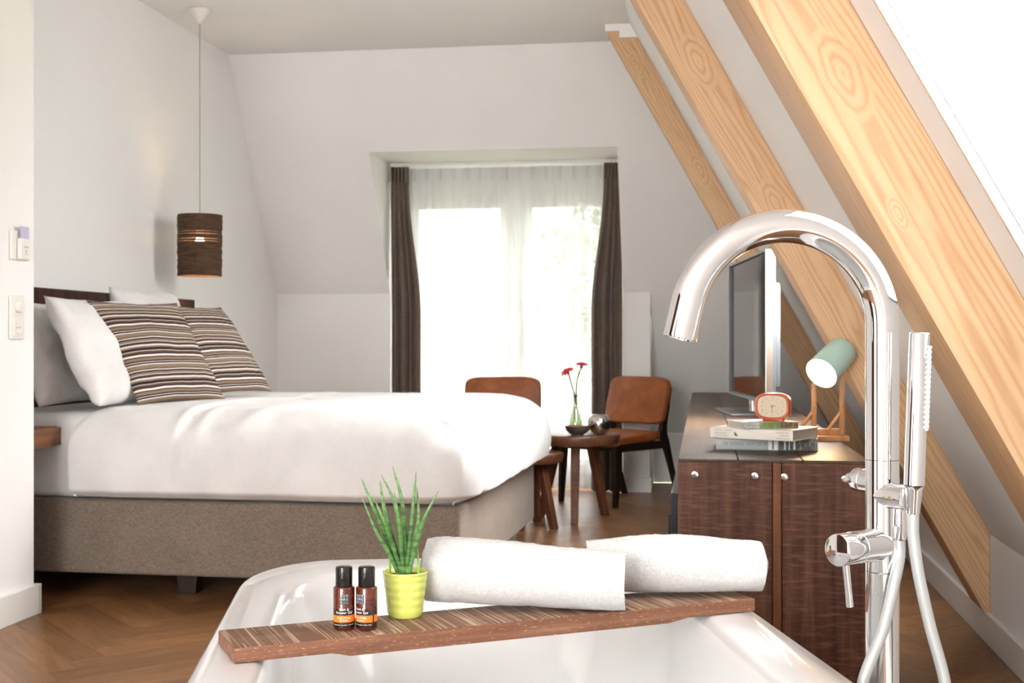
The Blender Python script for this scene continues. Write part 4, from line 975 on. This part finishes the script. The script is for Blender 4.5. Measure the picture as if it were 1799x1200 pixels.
# ------------------------------------------------------------------ bathtub
TA = radians(15); tub_rot = TA; RZ = .582
ax = Vector((-sin(TA), cos(TA), 0)); nx = Vector((cos(TA), sin(TA), 0))
S0, S1, N0, N1 = .62, 2.447, -.232, .594
nc, sc0 = (N0 + N1) / 2, (S0 + S1) / 2; hw, hl = (N1 - N0) / 2, (S1 - S0) / 2
tubc = nx * nc + ax * sc0
tub = thing('bathtub', 'glossy white freestanding bathtub in the foreground', 'bathtub', (tubc.x, tubc.y, 0), (0, 0, TA))
def outline(k, n_, a, bb, er, es):
    """rounded rectangle, elliptical corners er (across) x es (along)"""
    # walk: four corners with n_/4 points each incl. straight runs
    q = k * 4 // n_; f = (k * 4 / n_) - q
    t_ = f * pi / 2; sxn, syn = ((1, 1), (-1, 1), (-1, -1), (1, -1))[q]
    c_, s_ = (cos(t_), sin(t_)) if q % 2 == 0 else (sin(t_), cos(t_))
    return (sxn * (a - er + er * c_), syn * (bb - es + es * s_))
def tub_ring(bm, a, bb, er, es, z, n_=128): return [bm.verts.new((*outline(k, n_, a, bb, er, es), z)) for k in range(n_)]
bm = bmesh.new(); rings = []
for a, bb, er, es, z in ((hw - .10, hl - .16, .2, .24, .02), (hw - .085, hl - .14, .2, .25, .06), (hw - .045, hl - .075, .18, .25, .30), (hw - .018, hl - .03, .17, .25, RZ - .05), (hw - .012, hl - .02, .17, .25, RZ - .035), (hw - .002, hl - .003, .17, .25, RZ - .026), (hw, hl, .17, .25, RZ - .018), (hw - .001, hl - .001, .17, .25, RZ - .006), (hw - .006, hl - .006, .168, .246, RZ - .0005),
                         (hw - .04, hl - .06, .16, .24, RZ), (hw - .078, hl - .10, .15, .25, RZ - .0005), (hw - .085, hl - .115, .15, .25, RZ - .006), (hw - .092, hl - .125, .15, .25, RZ - .02), (hw - .12, hl - .19, .16, .27, .32), (hw - .145, hl - .26, .17, .28, .18), (hw - .19, hl - .34, .15, .25, .135), (hw - .30, hl - .6, .08, .2, .125)):
    rings.append(tub_ring(bm, a, bb, er, es, z))
for a, c in zip(rings, rings[1:]):
    n_ = len(a)
    for k in range(n_): bm.faces.new((a[k], a[(k + 1) % n_], c[(k + 1) % n_], c[k]))
bm.faces.new(rings[0][::-1]); bm.faces.new(rings[-1])
bmesh.ops.recalc_face_normals(bm, faces=bm.faces)
b = B(); b.add(bm); b.go('shell', 'acrylic', tub, 50)
b = B(); b.box((0, 0, .01), (2 * hw - .3, 2 * hl - .4, .02), .004); b.go('plinth', 'acrylic', tub)
b = B(); b.lathe([(.034, .1265), (.034, .129), (.03, .131), (0, .132)], 32, Matrix.Translation((0, .1, 0))); b.go('drain', 'chrome', tub, 40)

# ------------------------------------------------------------------ bath board
BT = .603
f0 = atZ(411, 1139, BT); f1 = atZ(1326.7, 1051, BT); bd = (f1 - f0).normalized(); bang = math.atan2(bd.y, bd.x); bln = (f1 - f0).length
brd = thing('bath_board', 'reddish brown wooden board laid across the bathtub rim', 'bath board', (f0.x, f0.y, RZ + .001), (0, 0, bang))
tb = BT - RZ - .001; dp = .011
poly = [(0, 0), (.128, 0), (.142, -.002), (.156, -dp * .55), (bln - .155, -dp * .55), (bln - .125, -.001), (bln - .11, 0), (bln, 0), (bln, tb), (0, tb)]
b = B(); b.prism(poly, .113, None, .0022)
mo = b.go('plank', 'board', brd, 40)

# ------------------------------------------------------------------ things on the board
def on_board(u, v): return atZ(u, v, BT + .0003)
def wrap_text(t, body, size, r, z, mat, ang0=0, sx=1, parent=None, name='lettering', lift=.00025):
    me = text_mesh(body, size)
    for v in me.vertices:
        a = ang0 + v.co.x * sx / r - pi / 2; zz = z + v.co.y
        v.co = ((r + lift) * cos(a), (r + lift) * sin(a), zz)
    return link(name, me, mat, parent or t)
def band(t, r, z0_, z1_, a0, a1, mat, name, lift=.0001, n_=24):
    bm = bmesh.new(); A = [(a0 + (a1 - a0) * k / n_ - pi / 2) for k in range(n_ + 1)]
    lo = [bm.verts.new(((r + lift) * cos(a), (r + lift) * sin(a), z0_)) for a in A]; hi = [bm.verts.new(((r + lift) * cos(a), (r + lift) * sin(a), z1_)) for a in A]
    for k in range(n_): bm.faces.new((lo[k], lo[k + 1], hi[k + 1], hi[k]))
    b = B(); b.add(bm); return b.go(name, mat, t, True)
def bottle(label, u, v, rz):
    p = on_board(u, v) + FV * .014
    t = thing('shower_gel_bottle', label, 'bottle', p, (0, 0, rz), 'shower gel bottles')
    r = .0148
    b = B(); b.lathe([(0, 0), (r - .0025, 0), (r - .0006, .0015), (r, .004), (r, .0575), (r - .001, .0592), (r - .004, .0602), (0, .0602)], 48); body = b.go('body', 'amber', t, 40)
    b = B(); b.lathe([(.0113, .0603), (.0117, .0612), (.0117, .084), (.0113, .0862), (.0098, .0872), (0, .0876)], 40); b.go('cap', 'cap', t, 40)
    band(t, r, .004, .0295, 0, 2 * pi, 'darkband', 'lower_print', .00008, 48)
    lab = band(t, r, .0118, .0215, -1.25, 1.25, 'orangeband', 'orange_band', .00018)
    band(t, r, .0118, .0215, 1.42, 2.4, 'orangeband', 'orange_band', .00018)
    lg = band(t, r, .0368, .0505, -.44, .44, 'logogrey', 'logo_panel', .00018)
    for j, row in enumerate(('RIT', 'UAL', 'S')):
        for i, ch in enumerate(row): wrap_text(t, ch, .0040, r, .0483 - j * .0044, 'whiteink', (i - 1) * .27, 1, lg, lift=.00035)
    for i in range(3):
        wrap_text(t, '.', .005, r, .0402, 'whiteink', .0 + i * .12, 1, lg, lift=.00035)
    wrap_text(t, 'Bath &', .0050, r, .0296, 'whiteink', 0, 1, None); wrap_text(t, 'Shower Gel', .0050, r, .0252, 'whiteink', 0, 1, None)
    wrap_text(t, 'Sweet Orange', .0034, r, .0184, 'whiteink', 0, 1, lab, lift=.0003); wrap_text(t, '& Cedar', .0034, r, .0147, 'whiteink', 0, 1, lab, lift=.0003)
    wrap_text(t, 'Amsterdam • London • New York', .0024, r, .0085, 'whiteink', 0, 1, None)
    return t
bottle('small brown shower gel bottle with black cap, the left one, label facing forward', 602, 1109, TH + radians(8))
bottle('small brown shower gel bottle with black cap, the right one, label turned to the left', 642, 1109, TH - radians(32))
# potted snake plant
pp = on_board(709, 1090) + FV * .028; PKW = 1.77
plant = thing('potted_plant', 'spiky green snake plant in a ribbed lime green pot', 'plant', pp)
prof = [(0, 0), (.0225, 0), (.0240, .002)]
for k in range(5):
    za, zb_ = .004 + k * .0118, .004 + (k + 1) * .0118
    for f in (.1, .3, .5, .7, .9): z = za + (zb_ - za) * f; prof.append((.0242 + (z / .064) * .0075 + .0010 * sin(pi * f), z))
prof += [(.0326, .0632), (.0330, .0655), (.0322, .0662), (.0310, .0655), (.0300, .058), (0, .058)]
b = B(); b.lathe(prof, 56, None, False); b.go('pot', 'pot', plant, 60)
b = B(); b.lathe([(.0302, .0585), (.02, .0605), (.01, .0595), (0, .061)], 32, None, False); so = b.go('soil', 'soil', plant, True)
def ppx(cx, cy): return atW(540 + cx / 3.529, 800 + cy / 3.529, PKW) - pp
leaves = [((333, 138), (415, 340), (548, 742), .0), ((345, 255), (425, 450), (515, 745), -.008), ((440, 165), (468, 330), (560, 735), .012), ((418, 250), (488, 420), (585, 745), -.010), ((452, 125), (540, 310), (605, 742), .008), ((467, 265), (500, 420), (560, 738), .004),
          ((530, 65), (590, 290), (640, 745), -.004), ((547, 215), (575, 400), (600, 752), -.014), ((673, 100), (652, 330), (628, 740), .004), ((672, 205), (684, 400), (668, 738), .012), ((815, 215), (725, 390), (676, 745), -.004), ((595, 330), (600, 500), (615, 740), .014), ((505, 420), (530, 560), (545, 735), .016)]
for tip, mid, base_, dy in leaves:
    a, m_, c = ppx(*base_), ppx(*mid), ppx(*tip)
    a = Vector((a.x * .75, a.y + dy, 0)); a = a * min(1, .0205 / max(a.length, 1e-4)); a.z = .059; m_ += FV * dy * 1.2; c += FV * dy * 1.6
    path = smooth_path([a, a.lerp(m_, .5) + Vector((0, 0, .004)), m_, c], 7); n_ = len(path)
    rs = [.0037 * min(1, (.62 + .9 * (i / n_))) * (1 - (i / (n_ - 1)) ** 2.2) ** .8 + .0003 for i in range(n_)]
    b = B(); b.tube(path, rs, 10); b.go('leaf', 'leaf', plant, True)
for a, c, r in (((-.021, -.010), (-.024, -.011, .104), .0017), ((.020, -.012), (.018, -.016, .108), .0019), ((.007, -.022), (.0025, -.0265, .080), .0015)):
    p0, p2 = RV * a[0] + FV * a[1] + Vector((0, 0, .059)), RV * c[0] + FV * c[1] + Vector((0, 0, c[2]))
    b = B(); b.tube(smooth_path([p0, p0.lerp(p2, .5) + RV * .001, p2], 5), [r * f for f in (1, 1, 1, 1, .95, .9, .85, .75, .6, .4, .15)], 8); b.go('shoot', 'freshleaf', plant, True)
bm = bmesh.new(); q0 = RV * .003 - FV * .027 + Vector((0, 0, .076)); row = []
for f, w_ in ((0, .001), (.25, .0042), (.5, .0048), (.8, .003), (1, .0005)):
    c_ = q0 + Vector((-.0082 * f, -.002 * f, .020 * f)); row.append((bm.verts.new(c_ - RV * w_), bm.verts.new(c_ + FV * .001), bm.verts.new(c_ + RV * w_)))
for a, c in zip(row, row[1:]):
    bm.faces.new((a[0], a[1], c[1], c[0])); bm.faces.new((a[1], a[2], c[2], c[1]))
b = B(); b.add(bm); o = b.go('young_leaf', 'freshleaf', plant, True); o.modifiers.new('thick', 'SOLIDIFY').thickness = .0006

# rolled towels
def towel(label, ctr, ang, ln_, R0, squash, seed, tilt=0):
    turns = 2.6; th = .0135; NP = 150; NA = 72
    def pt(f, out):
        a = f * turns * 2 * pi; r = .010 + (R0 - .010) * f
        r = r if out else max(.002, r - th * .92)
        return a, r
    prof = [pt(k / NP, True) for k in range(NP + 1)] + [pt(k / NP, False) for k in range(NP, -1, -1)]
    a_end = turns * 2 * pi; off = -pi / 2 - a_end + .55       # loose edge tucked below, at the front
    M_ = len(prof)
    def fn(u, v):
        k = min(int(round(u * M_)), M_) % M_; a, r = prof[k]; a += off
        s_ = v * 2 - 1
        outer = k <= NP and k > NP * (1 - 1 / turns)
        e = 1 - .05 * abs(s_) ** 6
        x = s_ * ln_ / 2
        lay = (k if k <= NP else 2 * NP - k) / NP
        x += .012 * (1 - lay) * (-1 if seed % 2 else 1) * abs(s_) ** 8 + .0022 * noise.noise((a * .8, seed, s_)) * abs(s_) ** 6
        wob = .0035 * fbm(x * 16 + seed, cos(a) * 1.2, sin(a) * 1.2, 3) + .0009 * noise.noise((x * 60, cos(a) * 5 + seed, sin(a) * 5))
        rr = r * e + (wob if outer else wob * .4) + .0009 * noise.noise((x * 420, cos(a) * 60, sin(a) * 60 + seed))
        y, z = rr * cos(a), rr * sin(a) * squash
        zmin = -R0 * squash * .90
        if z < zmin: z = zmin + (z - zmin) * .12
        z += .006 * sin(s_ * 2.2 + seed) * (z / R0 * .5 + .5)
        return (x, y, z)
    o = grid('rolled_towel', fn, M_, NA, 'towel', None, True, loc=ctr, rot=(0, tilt, ang))
    return tag(o, label, 'towel', 'rolled white towels')
R1 = .054
q0, q1 = Vector((-.405, 1.850)), Vector((-.118, 1.866)); dq = q1 - q0
towel('rolled white terry towel lying nearer, beside the potted plant', Vector(((q0.x + q1.x) / 2, (q0.y + q1.y) / 2, BT + R1 * .98 * .90 + .006)), math.atan2(dq.y, dq.x), dq.length + .01, R1, .98, 3, radians(1.5))
R2 = .049; p2 = atZ(1184, 1049, BT) + FV * .022
towel('rolled white terry towel lying behind, next to the tall bath tap', Vector((p2.x, p2.y, BT + R2 * .98 * .90 + .006)), TH + radians(1), .278, R2, .98, 8)

# ------------------------------------------------------------------ freestanding bath tap
FW = 1.62; k_ = FW / F
fp0 = atW(1550, 603, FW); tap = thing('bath_tap', 'tall chrome floor standing bath tap with arched spout', 'tap', (fp0.x, fp0.y, 0), (0, 0, TH))
def tl(u, v, dw=0): return Vector(((u - 1550) * k_ * (FW + dw) / FW + (1550 - 899.5) / F * dw, dw, HC + (V0 - v) * k_ * (FW + dw) / FW))
rc = .0215
b = B(); b.lathe([(.05, 0), (.05, .006), (.046, .010), (.026, .012), (0, .012)], 48); b.go('floor_flange', 'chrome', tap, 40)
zt_ = tl(1550, 807).z; zb2 = tl(1550, 1003).z
b = B(); b.lathe([(rc, .01), (rc, zb2 - .0006), (rc - .0012, zb2)], 64); b.go('column', 'chrome', tap, 40)
b = B(); b.lathe([(rc - .0012, zb2), (rc, zb2 + .0006), (rc, zt_ - .0006), (rc - .0012, zt_)], 64)
b.go('mixer_body', 'chrome', tap, 40)
r_arc = 174 * k_; zs_ = HC + (V0 - 572) * k_
pts = [(0, 0, zt_ + (zs_ - zt_) * i / 10) for i in range(10)]
for i in range(61):
    a = radians(168) * i / 60; pts.append((-r_arc + r_arc * cos(a), -.012 * (i / 60), zs_ + r_arc * sin(a)))
e0, e1 = Vector(pts[-2]), Vector(pts[-1]); dv_ = (e1 - e0).normalized()
for i in range(1, 5): pts.append(e1 + dv_ * .011 * i)
b = B(); b.tube(pts, rc, 64, False)
sp = b.go('spout', 'chrome', tap, True)
pe = Vector(pts[-1]); b = B(); b.lathe([(rc, -.0002), (rc - .0004, .001), (rc - .003, .001), (rc - .0035, -.004), (0, -.004)], 48, axisM(pe, dv_)); b.go('aerator', 'chrome', sp, 40)
# shower holder arm, front right, and diverter knob at the back
hd = Vector((.38, -.925, 0)).normalized(); hz = tl(1550, 868).z
def flare(R_, z0, z1, Rf): return [(Rf, z0), ((Rf + R_) / 2 + .0005, z0 + (z1 - z0) * .35), (R_ + .0006, z0 + (z1 - z0) * .75), (R_, z1)]
b = B(); b.lathe(flare(.0165, .006, .026, .0205) + [(.0165, .052), (.0162, .0528), (.0150, .0534), (0, .0534)], 48, axisM((0, 0, hz), hd)); b.go('shower_holder', 'chrome', tap, 40)
b = B(); b.lathe([(.0155, .012), (.0155, .032), (.0150, .0324), (.0150, .0334), (.0155, .0338), (.0155, .050), (.0145, .0515), (0, .0515)], 40, axisM((0, 0, tl(1550, 849).z), -hd)); kn = b.go('diverter_knob', 'chrome', tap, 40)
b = B(); b.lathe([(.004, .05), (.004, .058), (.0072, .060), (.008, .064), (.0066, .069), (0, .071)], 24, axisM((0, 0, tl(1550, 849).z), -hd)); b.go('knob_tip', 'chrome', kn, 40)
# hand shower
hp = hd * .060; hs = thing('hand_shower', 'slim chrome stick hand shower with white nozzles in its holder', 'hand shower', tap.matrix_basis @ Vector((hp.x, hp.y, hz)), (0, radians(2.0), TH))
hl_, hr = .192, .0128
b = B(); b.lathe([(.0075, -.018), (.0082, -.016), (.0105, .012), (.0122, .0165), (.0126, .0168)], 40); b.go('holder_cone', 'chrome', hs, 40)
b = B(); b.lathe([(0, .0172), (hr - .001, .0172), (hr, .018), (hr, .0165 + hl_ - .0015), (hr - .0012, .0165 + hl_), (0, .0165 + hl_)], 48); b.go('handle', 'chrome', hs, 40)
for i in range(17):
    for j, a in enumerate((-.62, -.42, -.20)):
        an = a * pi / 2 + .0
        d = Vector((cos(an), sin(an), 0)); zz = .0165 + hl_ - .018 - i * .0062 - (.003 if j == 1 else 0)
        if i == 0 and j == 0:
            bz = B(); bz.lathe([(.0021, -.0012), (.0019, .0018), (.0012, .0026), (0, .0027)], 8); nzme = bz.go('nozzle', 'whiteplastic', hs, True); nme = nzme.data; first = nzme
            nzme.matrix_local = axisM(d * hr + Vector((0, 0, zz)), d); continue
        o = bpy.data.objects.new('nozzle', nme); COL.objects.link(o); o.parent = hs; o.matrix_local = axisM(d * hr + Vector((0, 0, zz)), d)
# lever handle, front left
ld = Vector((-.80, -.60, 0)).normalized(); lz = tl(1550, 955).z; R_ = .0205
b = B(); b.lathe(flare(R_, .008, .030, .0225) + [(R_, .0525), (R_ - .0006, .053), (0, .053)], 56, axisM((0, 0, lz), ld)); b.go('handle_socket', 'chrome', tap, 40)
b = B(); b.lathe([(0, .0536), (R_ - .0008, .0536), (R_, .0542), (R_, .0885), (R_ - .0006, .0898), (R_ - .0016, .0902), (0, .0902)], 56, axisM((0, 0, lz), ld)); kb = b.go('mixer_handle', 'chrome', tap, 40)
pl_ = ld * .074 + Vector((0, 0, lz)); b = B(); b.tube([pl_ + Vector((0, 0, -R_ + .002)), pl_ + Vector((.0055, 0, -R_ - .052))], .0046, 20); b.go('lever', 'chrome', kb, 40)
b = B()
for s_ in (-1, 1): b.lathe([(.0008, .0902), (.0008, .0905), (0, .0905)], 8, axisM(Vector((0, 0, lz - .006)) + Vector((-ld.y, ld.x, 0)) * s_ * .004, ld))
b.go('marks', 'ink', kb)
# hose connector and hose
cn = Vector((.017, -.016, 0)); z_a, z_b = tl(1577, 892).z, tl(1577, 945).z
b = B(); b.lathe([(.009, z_a + .012), (.0092, z_a - .004), (.0096, z_a - .005), (.0096, z_b + .002), (.0085, z_b), (0, z_b)], 32, Matrix.Translation(cn)); b.tube([Vector((.006, -.006, z_a + .006)), cn + Vector((0, 0, z_a + .006))], .008, 16); b.go('hose_connector', 'chrome', tap, 40)
hb_ = Vector((hp.x, hp.y, hz)) + Matrix.Rotation(radians(2), 3, 'Y') @ Vector((0, 0, -.017))
path = [cn + Vector((0, 0, z_b + .004)), cn + Vector((0, -.001, z_b - .02)), tl(1572, 1020, -.03), tl(1550, 1110, -.04), tl(1516, 1200, -.045), tl(1512, 1290, -.05), tl(1560, 1370, -.06), tl(1630, 1375, -.07), tl(1668, 1300, -.07), tl(1660, 1200, -.06), tl(1634, 1100, -.055), tl(1614, 1010, -.056), tl(1605, 945, -.055), hb_ + Vector((0, 0, -.015)), hb_ + Vector((0, 0, .002))]
b = B(); b.tube(smooth_path(path, 10), .0073, 20); tag(b.go('shower_hose', 'hose', None, True, loc=tap.location, rot=(0, 0, TH)), 'silver grey flexible shower hose hanging in a loop from the tap', 'hose')

# ------------------------------------------------------------------ outside, seen through the sheer curtain
b = B(); b.box((0, 60, -3.6), (160, 100, .2)); struct(b.go('ground', 'grass'))
h = thing('house', 'distant house with a red tiled roof seen through the left door pane', 'building', (-14, 62, -3.85))
b = B(); b.box((0, 0, 1.875), (15, 7, 3.75), .02); b.go('walls', 'render', h)
b = B(); b.prism([(-4, 3.75), (4, 3.75), (0, 4.75)], 15.6, Matrix.Translation((7.8, 0, 0)) @ Matrix.Rotation(pi / 2, 4, 'Z')); b.go('roof', 'rooftile', h)
for k in range(4):
    b = B(); b.box((-5 + k * 3.2, -3.52, 1.9), (1.2, .08, 1.3)); b.go('window', 'greyplastic', h)
def tree(label, loc, hgt, cr, n_, flat=1.0, seed=1, nm='tree', trunk=True):
    t = thing(nm, label, nm, loc); rd = random.Random(seed); vs, fs = [], []
    for i in range(n_):
        while True:
            p = Vector((rd.uniform(-1, 1), rd.uniform(-1, 1), rd.uniform(-1, 1)))
            if p.length < 1 and noise.noise((p.x * 2.2 + seed, p.y * 2.2, p.z * 2.2)) > -.18: break
        c = Vector((p.x * cr * flat, p.y * cr, hgt + p.z * cr)); s_ = cr * rd.uniform(.04, .09)
        a = Vector((rd.gauss(0, 1), rd.gauss(0, 1), rd.gauss(0, 1))).normalized(); bq = a.orthogonal().normalized(); k0 = len(vs)
        for x, y in ((-1, -.5), (1, -.5), (1, .5), (-1, .5)): vs.append(tuple(c + a * x * s_ + bq * y * s_))
        fs.append((k0, k0 + 1, k0 + 2, k0 + 3))
    me = bpy.data.meshes.new('foliage'); me.from_pydata(vs, [], fs); o = link('foliage', me, 'tree', t); o['kind'] = 'stuff'
    if trunk: b = B(); b.tube([(0, 0, 0), (.05, .03, hgt * .5), (0, 0, hgt)], [cr * .09, cr * .06, cr * .03], 10); b.go('trunk', 'bark', t, True)
tree('leafy tree outside, seen through the right door pane', (-2.05, 27, -3.5), 6.1, 1.7, 1500, 1, 3)
for i, (x, y, c_) in enumerate(((-29, 90, 'round tree on the horizon, leftmost behind the red roof'), (-19.5, 97, 'round tree on the horizon, between the other two'), (-10.5, 92, 'round tree on the horizon, nearest the door stile'))):
    tree(c_, (x, y, -3.5), 4.0, 2.9, 900, 1.3, 11 + i)
